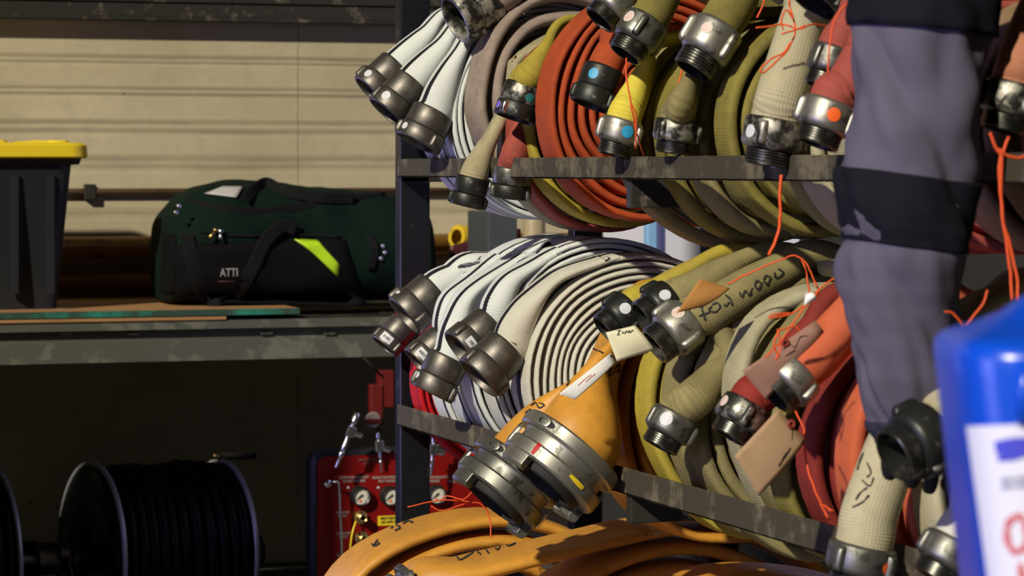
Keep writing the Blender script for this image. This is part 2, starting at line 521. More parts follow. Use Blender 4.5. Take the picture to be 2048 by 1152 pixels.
# ------------------------------------------------------------------ rolled hoses
UP_Z = EYE+0.017      # top of upper rail
LO_Z = EYE-0.473      # top of lower rail
COUP = {}
def roll(kind, label, s, R, w, mt, row='up', t=0.011, pitch=0.0125, rin=0.045, cu=0.192, zc=None, tails=(), wob=0.003, group=None, sx=1.0, turns=None, th1=None, ex=0.42, cat='fire hose', seed=0, dz=0.0):
    base = UP_Z if row == 'up' else LO_Z
    if zc is None:
        zc = base+math.sqrt(max(R*R-cu*cu, 0.0012))+t*0.3
    y = -s
    cen = V((cu, y, zc))
    root = thing(kind, label, cat, (cu, y, zc-R), group)
    rng = random.Random(seed*31+int(s*1000))
    off = V((rng.random()*50, rng.random()*50, 0))
    P = []; W = []; N = []; A = []; B = []; E = []
    n_t = turns if turns else (R-t/2-rin)/pitch
    if th1 is None:
        th1 = math.radians(100)
        if tails:
            q_ = atY(tails[0]['pts'][0][0], tails[0]['pts'][0][1], y)-cen
            D_ = math.hypot(q_.x/sx, q_.z); a_ = math.atan2(q_.z, q_.x/sx); R_ = R-t/2
            th1 = (a_-math.acos(R_/D_) if D_ > R_*1.001 else a_-math.radians(14))-math.radians(6)
    else: th1 = math.radians(th1)
    th0 = th1-2*PI*n_t
    steps = int(n_t*56)
    wv = V((0, -1, 0))
    for i in range(steps+1):
        th = th0+(th1-th0)*i/steps
        layer = (th1-th)/(2*PI)
        rr = R-t/2-pitch*layer
        wb = wob*(noise.noise(V((math.cos(th)*1.3, math.sin(th)*1.3, layer*0.35))+off)*2.0)
        vb = 0.006*noise.noise(V((math.cos(th)*0.9, math.sin(th)*0.9, layer*0.9+7))+off)
        rr += wb
        # the hose end tucks down onto the layer below
        d = V((math.cos(th)*sx, 0, math.sin(th)))
        P.append(cen+d*rr+V((0, vb, 0)))
        tn = V((-math.sin(th)*sx, 0, math.cos(th))).normalized()
        W.append(wv); N.append(tn.cross(wv)); A.append(w/2); B.append(t/2); E.append(ex)
    mb = MB()
    mb.sweep(P, W, N, A, B, E, 18, caps=True)
    tailinfo = []
    COUP[label] = []
    for tl in tails:
        rc = tl['rad']*(0.80 if tl.get('kind') == 'storz' else 0.86)
        p = [atY(q[0], q[1], y) for q in tl['pts']]
        q0 = (p[0]-cen); q0.y = 0
        D = math.hypot(q0.x/sx, q0.z); al = math.atan2(q0.z, q0.x/sx)
        first = tl is tails[0]
        Ro = R-t/2 if first else R+t*0.3
        if D > Ro*1.001:
            ths = al-math.acos(Ro/D)
        else:
            ths = al-math.radians(14)
        arc = []
        for k in range(6):
            th = ths-math.radians(9 if first else 40)*(1-k/5)
            arc.append(cen+V((math.cos(th)*sx, 0, math.sin(th)))*(Ro if first else R-t*0.6+(Ro-R+t*0.6)*k/5))
        yo = tl.get('yo', 0.0)
        pr = atY(tl['cp'][0][0], tl['cp'][0][1], y-yo)
        Lp = (atY(tl['cp'][1][0], tl['cp'][1][1], y-yo)-pr).length
        dy = (tl.get('dy', 0.42)*0.3-0.14)*Lp
        v = ray(*tl['cp'][1]); 
        pf = CAM+v*((y-yo-dy-CAM.y)/v.y)
        axd = (pf-pr).normalized()
        mid = []
        for k, q in enumerate(tl['pts']):
            f = (k+1)/(len(tl['pts'])+1)
            yy = y-yo*f
            r0 = atY(q[0], q[1], y)-cen
            if D <= Ro or math.hypot(r0.x/sx, r0.z) < R+t:
                yy -= min(1.0, max(0.0, (R+t-math.hypot(r0.x/sx, r0.z))/0.03))*(w/2+0.01)*f*tl.get('inn', 1.0)
            mid.append(atY(q[0], q[1], yy))
        ctrl = arc[:-1]+([arc[-1]] if (arc[-1]-mid[0]).length > 0.02 else [])+mid+[pr-axd*0.012, pr+axd*0.004]
        pp = catmull(ctrl, 7)
        m = len(pp)
        ln = [0]
        for i in range(1, m): ln.append(ln[-1]+(pp[i]-pp[i-1]).length)
        tot = ln[-1]
        rl = tl.get('rl', 0.15)
        tw = math.radians(tl.get('twist', 0))
        W2 = []; N2 = []; A2 = []; B2 = []; E2 = []
        wt = tl.get('w', w)
        for i in range(m):
            tn = (pp[min(i+1, m-1)]-pp[max(i-1, 0)]).normalized()
            ww = wv-tn*wv.dot(tn); ww.normalize()
            rem = tot-ln[i]
            f = max(0.0, min(1.0, 1-rem/rl)); f = f*f*(3-2*f)
            g = max(0.0, min(1.0, 1-rem/(rl*2.2))); g = g*g*(3-2*g)
            ww = Matrix.Rotation(tw*g, 3, tn) @ ww
            W2.append(ww); N2.append(tn.cross(ww))
            k = noise.noise(pp[i]*14+off)*0.10*(1-f)
            A2.append(wt/2*(1-f)+rc*f); B2.append((t/2*(1-g)+tl.get('fat', 0.45)*rc*g)*(1-f)*(1+k*2)+rc*0.97*f)
            E2.append(ex*(1-g)+1.0*g)
        mb.sweep(pp, W2, N2, A2, B2, E2, 18, caps=True)
        tailinfo.append((pr, pf, tl))
    jacket = mb.build('hose_jacket', HM[mt] if isinstance(mt, str) else mt, root, origin=(cu, y, zc-R))
    for (pr, pf, tl) in tailinfo:
        COUP[label].append(coupling(root, pr, pf, tl['rad'], tl.get('kind', 'female'), tl.get('metal', 'bronze'), tl.get('lugs', (20, 140, 260)), tl.get('stick', ()), tl.get('ring'), tl.get('lugmetal')))
    return root, jacket

#UPPER
T = dict
roll('white_fire_hose', 'white rolled fire hose with black stripe, dark coupling leftmost and highest beside post', .17, .21, .07, 'white', tails=[T(pts=[(900,20),(850,72)], cp=[(792,133),(738,184)], rad=.039, lugs=(-75,60,180), stick=[(.76,-42,.008,'white')])], group='white fire hoses on the upper shelf', t=.010, pitch=.011)
roll('white_fire_hose', 'white rolled fire hose with black stripe, middle of the three upper white couplings', .25, .21, .07, 'white', tails=[T(pts=[(938,20),(880,98)], cp=[(824,166),(772,226)], rad=.042, lugs=(-62,70,190), stick=[(.76,-30,.009,'white')])], group='white fire hoses on the upper shelf', t=.010, pitch=.011)
roll('white_fire_hose', 'white rolled fire hose with black stripe, lowest of the three upper white couplings', .33, .21, .07, 'white', tails=[T(pts=[(965,30),(912,115),(886,175)], cp=[(868,225),(834,288)], rad=.044, lugs=(-80,35,150), stick=[(.76,-52,.007,'white')])], group='white fire hoses on the upper shelf', t=.010, pitch=.011)
roll('mauve_fire_hose', 'dusty mauve grey hose loosely rolled, big blackened coupling at the top of the picture', .45, .222, .10, 'mauve', t=.024, pitch=.032, wob=.008, tails=[T(pts=[(1060,-70),(1020,-25)], cp=[(985,0),(910,40)], rad=.047, metal='chipped', lugs=(60,170,280), dy=.75)], ex=.7)
roll('tan_fire_hose', 'thin tan hose whose end hangs in front of the upper rail, black coupling', .55, .197, .06, 'tan', t=.013, pitch=.022, tails=[T(pts=[(1020,180),(1005,225),(985,268),(962,315)], cp=[(947,356),(933,413)], rad=.031, metal='black', lugs=(-80,75,180), rl=.10, yo=.04, dy=.15, w=.04, fat=.6)])
roll('faded_red_fire_hose', 'faded red hose end hanging beside the thin tan one, silver and black coupling', .63, .197, .06, 'pink', t=.013, pitch=.022, tails=[T(pts=[(1062,180),(1050,225),(1041,270),(1032,305)], cp=[(1027,336),(1019,396)], rad=.035, metal='grey', ring='black', lugs=(-60,60,180), rl=.14, yo=.05, dy=.1, w=.05, twist=45)])
roll('yellow_fire_hose', 'mustard yellow hose end with dark coupling carrying blue and teal stickers', .71, .2, .065, 'yellow', t=.016, pitch=.026, tails=[T(pts=[(1120,50),(1092,105),(1065,148)], cp=[(1050,172),(1029,238)], rad=.037, metal='chipped', ring='black', lugs=(-38,80,200), lugmetal='chrome', stick=[(.35,22,.008,'teal'),(.76,-62,.007,'purple')], rl=.12, twist=40, yo=.06)])
roll('orange_fire_hose', 'orange red hose tightly rolled beside the yellow one, its many windings facing out', .86, .212, .085, 'orange', t=.015, pitch=.0175, wob=.006, ex=.55)
roll('orange_fire_hose', 'short orange hose end with black coupling and round blue sticker', 1.11, .168, .05, 'orange', t=.014, pitch=.018, zc=UP_Z+.045, tails=[T(pts=[(1250,50),(1228,95)], cp=[(1209,138),(1181,212)], rad=.035, metal='black', lugs=(-70,50,170), stick=[(.28,-25,.009,'blue')], dy=.5)])
roll('khaki_fire_hose', 'khaki hose roll with a silver threaded coupling at the very top of the frame', 1.2, .195, .06, 'khaki', t=.02, pitch=.026, wob=.008, tails=[
   T(pts=[(1290,-70),(1262,-40)], cp=[(1243,-8),(1199,42)], rad=.037, kind='male', metal='silver', lugs=(50,170,-70), dy=.5),
   ], cat='fire hose')
roll('bright_yellow_fire_hose', 'bright yellow hose end with pale silver threaded coupling and blue sticker', 1.255, .16, .05, 'brightyellow', t=.014, pitch=.02, zc=UP_Z+.05, tails=[
   T(pts=[(1315,85),(1295,130),(1276,175),(1258,212)], cp=[(1247,240),(1226,311)], rad=.033, kind='male', metal='silver', lugs=(-75,62,180), stick=[(.32,20,.010,'blue')], rl=.13, twist=50, dy=.35, yo=.03)])
roll('olive_fire_hose', 'olive yellow hose end with dull silver threaded coupling, second from the frame top', 1.34, .19, .055, 'olive', t=.018, pitch=.028, tails=[T(pts=[(1350,-55),(1322,-5)], cp=[(1297,40),(1250,110)], rad=.037, kind='male', metal='grey', lugs=(-10,110,230), stick=[(.28,-50,.010,'redwhite')], rl=.16, twist=60, dy=.5, fat=.8)])
roll('khaki_fire_hose', 'khaki roll whose olive end hangs straight down to a black threaded coupling', 1.45, .192, .07, 'khaki', t=.022, pitch=.030, wob=.008, tails=[T(pts=[(1425,40),(1402,110),(1384,165),(1368,205)], cp=[(1355,240),(1345,307)], rad=.034, kind='male', metal='chipped', lugs=(-35,80,200), rl=.11, twist=50, yo=.03, dy=.35, fat=.35)], ex=.7)
roll('olive_fire_hose', 'olive hose end with large bright silver threaded coupling and red sticker', 1.56, .185, .06, 'olive', t=.018, pitch=.028, zc=UP_Z+.05, tails=[T(pts=[(1510,-60),(1472,0)], cp=[(1440,52),(1385,142)], rad=.040, kind='male', metal='silver', lugs=(40,160,280), stick=[(.28,-22,.009,'redwhite')], rl=.2, twist=60, dy=.5, fat=.85)])
roll('pale_edged_fire_hose', 'narrow hose with a pale outer edge behind the cream hose end', 1.66, .165, .05, 'olive', t=.018, pitch=.03, zc=UP_Z+.05)
roll('khaki_fire_hose', 'khaki roll just left of the cream hose end with bulging windings', 1.75, .185, .06, 'khaki', t=.022, pitch=.03, wob=.008, ex=.7)
roll('cream_fire_hose', 'thick cream hose end hanging down to a black coupling with white oval sticker', 1.86, .19, .08, 'cream', t=.02, pitch=.026, tails=[T(pts=[(1640,-40),(1612,30),(1592,95),(1574,155),(1560,200)], cp=[(1552,238),(1534,332)], rad=.042, kind='male', metal='chipped', lugs=(-20,100,220), stick=[(.36,-48,.009,'white')], rl=.30, twist=60, dy=.3, yo=.02, fat=.8)])
roll('light_khaki_fire_hose', 'pale khaki roll between cream end and faded red end, dark open coupling above', 1.96, .178, .05, 'light_khaki', t=.018, pitch=.026, tails=[T(pts=[(1720,-120),(1690,-80)], cp=[(1665,-45),(1628,8)], rad=.040, metal='black', lugs=(40,160,280), dy=.6)])
roll('red_fire_hose', 'red hose end with worn coupling and white sticker, upper one beside the person', 2.05, .185, .05, 'pink', t=.016, pitch=.024, tails=[T(pts=[(1745,-20),(1706,40),(1688,72)], cp=[(1673,98),(1643,175)], rad=.031, kind='male', metal='grey', lugs=(-40,80,200), stick=[(.5,25,.009,'white')], twist=60, dy=.35)])
roll('red_fire_hose', 'faded red hose end with silver coupling and round orange sticker beside the person', 2.15, .185, .055, 'pink', t=.016, pitch=.024, tails=[T(pts=[(1760,60),(1730,110),(1704,158),(1684,188)], cp=[(1664,205),(1632,290)], rad=.036, kind='male', metal='silver', lugs=(-80,62,180), stick=[(.32,12,.009,'orange')], twist=60, rl=.2, dy=.35, fat=.8)])
roll('brown_fire_hose', 'brown hose roll behind the person on the upper shelf', 2.3, .19, .08, 'brown', t=.02, pitch=.028)
roll('tan_brown_fire_hose', 'tan brown hose roll right of the person on the upper shelf', 2.42, .185, .06, 'brown', t=.02, pitch=.028)
roll('pinkish_fire_hose', 'pinkish tan hose end hanging at the right edge, dark coupling marked with an X', 2.5, .18, .06, 'pinktan', t=.018, pitch=.026, tails=[T(pts=[(2120,-60),(2080,20),(2055,85),(2040,130)], cp=[(2030,168),(2004,262)], rad=.034, kind='male', metal='chipped', lugs=(-75,60,180), stick=[(.4,35,.007,'white')], twist=60, rl=.2, yo=.02, fat=.8, dy=.3)])

#LOWER
roll('red_fire_hose', 'bright red roll at the far left of the lower shelf, small coupling with bar code', .07, .2, .07, 'red', row='lo', tails=[T(pts=[(870,580),(838,612)], cp=[(808,648),(768,694)], rad=.031, lugs=(-65,40,150), stick=[(.78,-14,.013,'white',.008,1)])])
gw = 'white fire hoses on the lower shelf'
roll('white_fire_hose', 'white striped roll with the highest coupling, left of all on the lower shelf', .25, .212, .095, 'white', row='lo', t=.010, pitch=.0115, group=gw, tails=[T(pts=[(945,522),(905,556)], cp=[(868,582),(808,633)], rad=.044, lugs=(-88,32,150), stick=[(.76,-68,.008,'white',.004,0)])])
roll('white_fire_hose', 'white striped roll whose coupling with bar code peeks out between two others', .37, .226, .095, 'white', row='lo', t=.010, pitch=.0115, group=gw, tails=[T(pts=[(905,590),(893,635)], yo=.03, cp=[(885,680),(834,727)], rad=.035, lugs=(-48,80,200), stick=[(.78,-10,.012,'white',.008,1)])])
roll('white_fire_hose', 'white striped roll with the lowest coupling of the lower white group', .49, .226, .095, 'white', row='lo', t=.010, pitch=.0115, group=gw, tails=[T(pts=[(935,585),(910,650)], yo=.02, cp=[(898,716),(862,788)], rad=.040, lugs=(-75,60,180), metal='bronze', dy=.25, stick=[(.72,-62,.006,'white')])])
roll('white_fire_hose', 'white striped roll, coupling with bar code above the largest one', .62, .226, .095, 'white', row='lo', t=.010, pitch=.0115, group=gw, tails=[T(pts=[(1020,560),(996,605)], yo=.03, cp=[(980,650),(918,700)], rad=.039, lugs=(-40,90,210), stick=[(.80,10,.014,'white',.008,1)], dy=.7)])
roll('white_fire_hose', 'white roll nearest the camera, spiral face showing, largest plain dark coupling', .77, .218, .095, 'cream_white', row='lo', t=.0125, pitch=.0125, ex=.8, group=gw, tails=[T(pts=[(1106,556),(1058,607),(1032,655)], cp=[(1014,697),(955,757)], rad=.044, lugs=(-52,78,170), dy=.55)])
groot, gold = roll('golden_large_hose', 'wide golden rubber hose with two large silver ring couplings in front', 1.03, .215, .19, 'golden', row='lo', t=.018, pitch=.024, cu=.225, zc=EYE-.418, wob=.01, tails=[
   T(pts=[(1335,575),(1275,650),(1228,730),(1190,815)], cp=[(1150,888),(1082,972)], rad=.090, kind='storz', metal='silver', ring='silver', lugs=(-50,130), lugmetal='silver', rl=.16, yo=.20, inn=0.0, dy=.5, twist=58, fat=.30, w=.185),
   T(pts=[(1300,590),(1215,700),(1140,800),(1085,870)], cp=[(1045,930),(980,1010)], rad=.084, kind='storz', metal='grey', ring='grey', lugs=(-60,120), lugmetal='chrome', rl=.15, yo=.03, inn=.3, dy=.5, twist=50, fat=.3, w=.16)])
roll('yellow_fire_hose', 'yellow roll first beyond the golden hose, small black coupling above the note', 1.34, .235, .06, 'yellow', row='lo', cu=.21, t=.018, pitch=.026, wob=.008, tails=[T(pts=[(1450,505),(1375,545),(1310,590)], cp=[(1262,615),(1207,660)], rad=.033, kind='male', metal='black', lugs=(-70,50,170), stick=[(.3,-8,.009,'white')], fat=.6, twist=30, dy=.5)])
roll('olive_yellow_fire_hose', 'olive yellow roll with black coupling and round white sticker in the middle', 1.43, .235, .07, 'khaki', row='lo', cu=.21, t=.020, pitch=.028, wob=.01, tails=[T(pts=[(1530,508),(1450,545),(1385,582)], cp=[(1345,600),(1283,637)], rad=.036, kind='male', metal='black', lugs=(25,140,260), stick=[(.3,-20,.009,'white')], fat=.7, twist=40, dy=.5)])
r15, faywood = roll('olive_lettered_fire_hose', 'olive yellow roll with black handwriting along its end, silver coupling with red sticker', 1.52, .232, .06, 'khaki', row='lo', cu=.21, t=.02, pitch=.028, wob=.01, tails=[
  T(pts=[(1625,515),(1560,545),(1490,580),(1420,622)], cp=[(1380,640),(1308,694)], rad=.039, kind='male', metal='silver', lugs=(40,160,280), stick=[(.25,-30,.010,'redwhite')], rl=.3, fat=.75, twist=60, dy=.45),
  T(pts=[(1470,720),(1430,760),(1385,800)], cp=[(1355,828),(1318,895)], rad=.036, kind='male', metal='grey', lugs=(-60,75,190), stick=[(.3,-18,.010,'white')], rl=.2, fat=.8, twist=60, dy=.35, yo=.04)])
roll('pale_khaki_fire_hose', 'broad pale khaki roll in the middle of the lower shelf beside the kraft tag', 1.63, .234, .07, 'light_khaki', row='lo', cu=.21, t=.024, pitch=.034, wob=.012, ex=.7)
roll('khaki_fire_hose', 'khaki roll directly in front of the broad pale one', 1.72, .232, .06, 'khaki', row='lo', cu=.21, t=.022, pitch=.034, wob=.01, ex=.7)
roll('dim_khaki_fire_hose', 'dim khaki roll partly behind the pinkish tag', 1.81, .225, .06, 'olive', row='lo', cu=.21, t=.02, pitch=.03, wob=.01, ex=.7)
roll('dark_red_fire_hose', 'dark red hose whose end has a battered black coupling below the tag', 1.91, .22, .06, 'darkred', row='lo', cu=.205, t=.02, pitch=.028, wob=.006, tails=[T(pts=[(1680,590),(1620,665),(1560,740),(1525,780)], cp=[(1498,806),(1458,875)], rad=.035, kind='male', metal='chipped', lugs=(10,120,240), stick=[(.3,-60,.008,'redwhite')], rl=.2, fat=.6, twist=50, dy=.4)])
roll('orange_fire_hose', 'salmon orange hose with clean silver coupling between the two tags', 2.02, .21, .06, 'salmon', row='lo', cu=.2, t=.02, pitch=.03, wob=.008, tails=[T(pts=[(1760,560),(1715,620),(1675,665),(1636,710)], cp=[(1600,742),(1548,795)], rad=.038, kind='male', metal='silver', lugs=(-75,50,170), rl=.26, fat=.85, twist=60, dy=.5)])
roll('orange_fire_hose', 'orange roll whose edge shows beneath the sleeve left of the cream end', 2.11, .205, .06, 'salmon', row='lo', cu=.2, t=.022, pitch=.03, wob=.006)
r23, cream_low = roll('cream_fire_hose', 'cream hose end at bottom right with handwriting, worn grey coupling', 2.25, .212, .07, 'cream', row='lo', cu=.2, t=.02, pitch=.028, tails=[T(pts=[(1830,800),(1790,885),(1762,960),(1738,1030)], cp=[(1728,1088),(1708,1180)], rad=.043, kind='male', metal='grey', lugs=(-35,60,180), stick=[(.35,50,.007,'orange')], rl=.34, fat=.8, twist=60, dy=.25)])
roll('khaki_fire_hose', 'khaki roll below the sleeve with a dark threaded coupling beside the hand', 2.36, .21, .06, 'light_khaki', row='lo', cu=.2, t=.022, pitch=.032, wob=.006, tails=[T(pts=[(2085,560),(1995,588),(1925,635),(1892,715),(1888,790)], cp=[(1868,868),(1786,912)], rad=.042, kind='male', metal='black', lugs=(60,170,280), stick=[(.2,60,.009,'orange')], dy=.9, yo=.18)])
roll('white_fire_hose', 'off white hose end with grey coupling at the bottom beside the blue jug', 2.48, .2, .06, 'cream_white', row='lo', cu=.2, t=.018, pitch=.028, tails=[T(pts=[(1975,980),(1945,1040)], cp=[(1915,1085),(1870,1160)], rad=.038, kind='male', metal='grey', lugs=(60,180,-60), rl=.2, fat=.8, twist=60, dy=.3)])

#FLOOR ROLLS
fl = 'golden large hoses stacked on the floor under the rack'
g1, g1j = roll('golden_large_hose', 'golden hose roll at bottom left in front of the post, orange twine on it', .42, .25, .17, 'golden', cu=.03, zc=.252, t=.026, pitch=.038, sx=1.42, wob=.006, ex=.6, seed=3, turns=4, th1=-40)
g2, g2j = roll('golden_large_hose', 'golden hose roll at bottom centre with black handwriting across its top', .80, .25, .17, 'golden', cu=.25, zc=.252, t=.026, pitch=.036, sx=1.5, wob=.006, ex=.6, seed=5, turns=4, tails=[T(pts=[(890,1150)], cp=[(850,1190),(806,1225)], rad=.07, kind='storz', metal='grey', lugs=(20,200), rl=.1)])
g3, g3j = roll('golden_large_hose', 'golden hose roll at bottom, right of the other two and partly shaded', 1.15, .245, .17, 'golden', cu=.27, zc=.247, t=.026, pitch=.036, sx=1.5, wob=.006, ex=.6, seed=8, turns=4, th1=-40)
# ================================================================== the setting
def concrete():
    m, nt, b = mat('concrete_wall')
    tc = nt.nodes.new('ShaderNodeTexCoord'); co = tc.outputs['Object']
    sep = nt.nodes.new('ShaderNodeSeparateXYZ'); nt.links.new(co, sep.inputs[0])
    n1 = noi(nt, co, 1.6, 5, 0.6); n2 = noi(nt, co, 22, 5, 0.7)
    c = mixc(nt, ramp(nt, n1, [(0.35, (0,0,0)), (0.7, (1,1,1))]), (0.50,0.44,0.30), (0.34,0.295,0.19))
    c = mixc(nt, math_(nt, 'MULTIPLY', ramp(nt, n2, [(0.5, (0,0,0)), (0.75, (1,1,1))]), 0.35), c, (0.30,0.27,0.20))
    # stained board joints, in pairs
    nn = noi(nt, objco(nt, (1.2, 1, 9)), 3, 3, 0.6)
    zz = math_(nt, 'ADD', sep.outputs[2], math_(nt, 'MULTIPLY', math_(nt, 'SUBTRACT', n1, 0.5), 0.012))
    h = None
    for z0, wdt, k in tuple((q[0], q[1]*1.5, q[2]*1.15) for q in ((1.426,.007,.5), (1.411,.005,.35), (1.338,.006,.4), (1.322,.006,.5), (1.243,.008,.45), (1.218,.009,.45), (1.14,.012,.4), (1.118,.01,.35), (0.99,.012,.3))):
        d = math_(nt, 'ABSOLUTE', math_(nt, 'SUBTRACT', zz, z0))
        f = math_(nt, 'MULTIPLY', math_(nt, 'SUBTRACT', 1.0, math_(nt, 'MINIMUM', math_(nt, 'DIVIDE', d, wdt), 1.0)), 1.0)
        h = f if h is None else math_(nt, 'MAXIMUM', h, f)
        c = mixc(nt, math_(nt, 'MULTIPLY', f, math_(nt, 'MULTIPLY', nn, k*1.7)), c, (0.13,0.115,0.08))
    # small blow holes and specks
    vo = nt.nodes.new('ShaderNodeTexVoronoi'); vo.inputs['Scale'].default_value = 9; vo.inputs['Randomness'].default_value = 1
    nt.links.new(co, vo.inputs['Vector'])
    hole = math_(nt, 'LESS_THAN', math_(nt, 'ADD', vo.outputs['Distance'], math_(nt, 'MULTIPLY', n2, 0.05)), 0.068)
    c = mixc(nt, math_(nt, 'MULTIPLY', hole, 0.8), c, (0.08,0.07,0.05))
    # one vertical crack
    xx = math_(nt, 'ADD', sep.outputs[0], math_(nt, 'MULTIPLY', math_(nt, 'SUBTRACT', noi(nt, objco(nt, (0.1, 1, 1)), 14, 4, 0.7), 0.5), 0.02))
    cr = math_(nt, 'LESS_THAN', math_(nt, 'ABSOLUTE', math_(nt, 'SUBTRACT', xx, atY(596, 300, 2.4).x)), 0.0018)
    c = mixc(nt, math_(nt, 'MULTIPLY', cr, 0.5), c, (0.10,0.09,0.06))
    nt.links.new(c, b.inputs['Base Color']); b.inputs['Roughness'].default_value = 0.92; b.inputs['Specular IOR Level'].default_value = 0.15
    hh = math_(nt, 'SUBTRACT', math_(nt, 'MULTIPLY', n2, 0.5), math_(nt, 'ADD', math_(nt, 'MULTIPLY', hole, 1.2), h))
    bump(nt, b, hh, 0.5, 0.004)
    return m
YW = 2.4
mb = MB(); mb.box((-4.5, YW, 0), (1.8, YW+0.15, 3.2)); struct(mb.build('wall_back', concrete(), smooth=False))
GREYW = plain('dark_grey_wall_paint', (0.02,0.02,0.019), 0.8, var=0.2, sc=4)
mb = MB(); mb.box((1.8, -6.5, 0), (1.95, YW+0.15, 3.2)); struct(mb.build('wall_right', GREYW, smooth=False))
FLOOR = plain('concrete_floor', (0.10,0.095,0.085), 0.7, var=0.3, sc=3)
mb = MB(); mb.box((-4.5, -6.5, -0.1), (1.8, YW, 0)); struct(mb.build('floor', FLOOR, smooth=False))
# unseen blocker added at the left, outside the frame, to shade the reels
mb = MB(); mb.box((-2.6, .25, 0), (-.95, .55, 1.55)); struct(mb.build('reel_shade_blocker', GREYW, smooth=False))
DARKST = metal_mat('dark_painted_steel', (0.030,0.028,0.025), (0.12,0.10,0.08), 0.25, 0.5, 0.4, 25)
RAILM = metal_mat('worn_rail_steel', (0.060,0.052,0.038), (0.15,0.13,0.09), 0.5, 0.8, 0.05, 18)
for m_ in (RAILM, DARKST):
    b_ = m_.node_tree.nodes['Principled BSDF']; b_.inputs['Metallic'].default_value = .05; b_.inputs['Specular IOR Level'].default_value = .12
GREENST = metal_mat('grey_green_steel', (0.085,0.088,0.07), (0.14,0.14,0.11), 0.3, 0.55, 0.2, 12)

# wall beam across the top
z0 = atY(400, 42, 2.345).z
mb = MB(); mb.box((-4.5, 2.342, z0), (1.7, 2.398, z0+0.010)); mb.box((-4.5, 2.385, z0+0.010), (1.7, 2.398, z0+0.30)); mb.box((-4.5, 2.342, z0+0.010), (1.7, 2.350, z0+0.046))
mb.box((-4.5, 2.36, z0+0.052), (1.7, 2.385, z0+0.056))
o = mb.build('steel_wall_beam', DARKST, smooth=False, bevel=.001); tag(o, 'dark steel channel beam fixed along the top of the concrete wall', 'beam')

# pipes on the wall
def pipe(name, label, py, r, col, x0, x1, y=2.36, met=0.3):
    z = atY(250, py, y).z
    mb = MB(); mb.tube([(x0, y, z), (x1, y, z)], r, 20)
    o = mb.build(name, metal_mat(name+'_paint', col, tuple(c*0.5 for c in col), 0.4, 0.38, met, 20))
    return tag(o, label, 'pipe'), z
pipe('conduit_pipe', 'thin brown conduit along the wall behind the top of the bag', 384, .0105, (0.16,0.10,0.05), -4.4, 1.5, 2.388)
_, zp = pipe('wall_pipe', 'golden brown pipe on the wall, upper of the two between bin and bag', 494, .030, (0.42,0.22,0.045), -4.4, 1.6, 2.365)
pipe('wall_pipe', 'orange brown pipe on the wall, lower of the two between bin and bag', 562, .028, (0.38,0.17,0.035), -4.4, 1.6, 2.365)
# conduit clamp
zc_ = atY(180, 384, 2.39).z; xc_ = atY(182, 384, 2.39).x
mb = MB(); mb.box((xc_-.02, 2.375, zc_-.022), (xc_+.012, 2.399, zc_+.022))
o = mb.build('pipe_clamp', DARKST, smooth=False, bevel=.003); tag(o, 'small dark clamp holding the thin conduit beside the bin', 'clamp')

# yellow socket and red lever on the pipe behind the rack
root = thing('pipe_fitting', 'yellow flared pipe socket on the wall pipe right of the rack post', 'pipe fitting', atY(950, 482, 2.2))
p0 = atY(913, 474, 2.22); p1 = atY(1010, 484, 2.30)
YEL = metal_mat('yellow_paint_metal', (0.62,0.42,0.02), (0.25,0.16,0.02), 0.35, 0.45, 0.0, 20)
mb = MB(); mb.lathe([(0, .022), (0, .034), (.012, .036), (.10, .028), (.16, .022), (.16, .01)], p0, p1-p0, 28)
mb.build('socket', YEL, root, auto=40)
mb = MB(); pts = catmull([atY(900, 508, 2.1), atY(935, 500, 2.1), atY(985, 480, 2.1), atY(1040, 470, 2.1)], 5)
mb.sweep(pts, [V((0,1,0))]*len(pts), [V((0,0,1))]*len(pts), [.008]*len(pts), [.026-.012*abs(i/len(pts)-.3) for i in range(len(pts))], [.6]*len(pts), 14, caps=True)
mb.build('lever', plain('dark_red_paint', (0.06,0.008,0.008), 0.45), root)

# shelf on the left: steel beam, deck, boards
zg = atY(300, 620, 1.60).z
XS0, XS1 = -4.4, 1.6
root = thing('storage_shelf', 'long grey steel shelf beam and deck under bin and bag', 'shelf', (-1.5, 1.6, zg-.2))
def zz(py, y=1.60): return atY(400, py, y).z
mb = MB(); mb.box((XS0, 1.62, zz(655)), (XS1, 2.36, zz(640))); mb.build('deck', DARKST, root, smooth=False)
mb = MB(); mb.box((XS0, 1.60, zz(658)), (XS1, 1.62, zz(641))); mb.box((XS0, 1.62, zz(680)), (XS1, 1.70, zz(676))); mb.box((XS0, 1.625, zz(680)), (XS1, 1.64, zz(656)))
mb.build('upper_flange', GREENST, root, smooth=False)
mb = MB(); mb.box((XS0, 1.60, zz(722)), (XS1, 1.625, zz(680))); mb.box((XS0, 1.60, zz(722)), (XS1, 1.68, zz(720)))
mb.build('front_beam', GREENST, root, smooth=False, bevel=.002)
SLOT = metal_mat('slot_edge_metal', (0.22,0.22,0.18), (0.4,0.4,0.34), 0.4)
for px in (128, 265, 532, 658):
    p = atY(px, 667, 1.622)
    mb = MB(); mb.box((p.x-.015, 1.612, p.z-.003), (p.x+.015, 1.626, p.z+.003))
    mb.build('slot_clip', SLOT, root, smooth=False, bevel=.001)
for xx in (-4.2, 1.5):
    for yy in (1.64, 2.3):
        mb = MB(); mb.box((xx, yy, 0), (xx+.06, yy+.05, zz(722))); mb.build('leg', GREENST, root, smooth=False)
def wood(name, a, b_, sc=(1,12,12)):
    m, nt, b = mat(name)
    co = objco(nt, sc); n = noi(nt, co, 5, 6, 0.7)
    nt.links.new(mixc(nt, n, a, b_), b.inputs['Base Color']); b.inputs['Roughness'].default_value = 0.8
    bump(nt, b, n, 0.2, 0.002); return m
WOOD = wood('plywood', (0.48,0.26,0.10), (0.16,0.07,0.025))
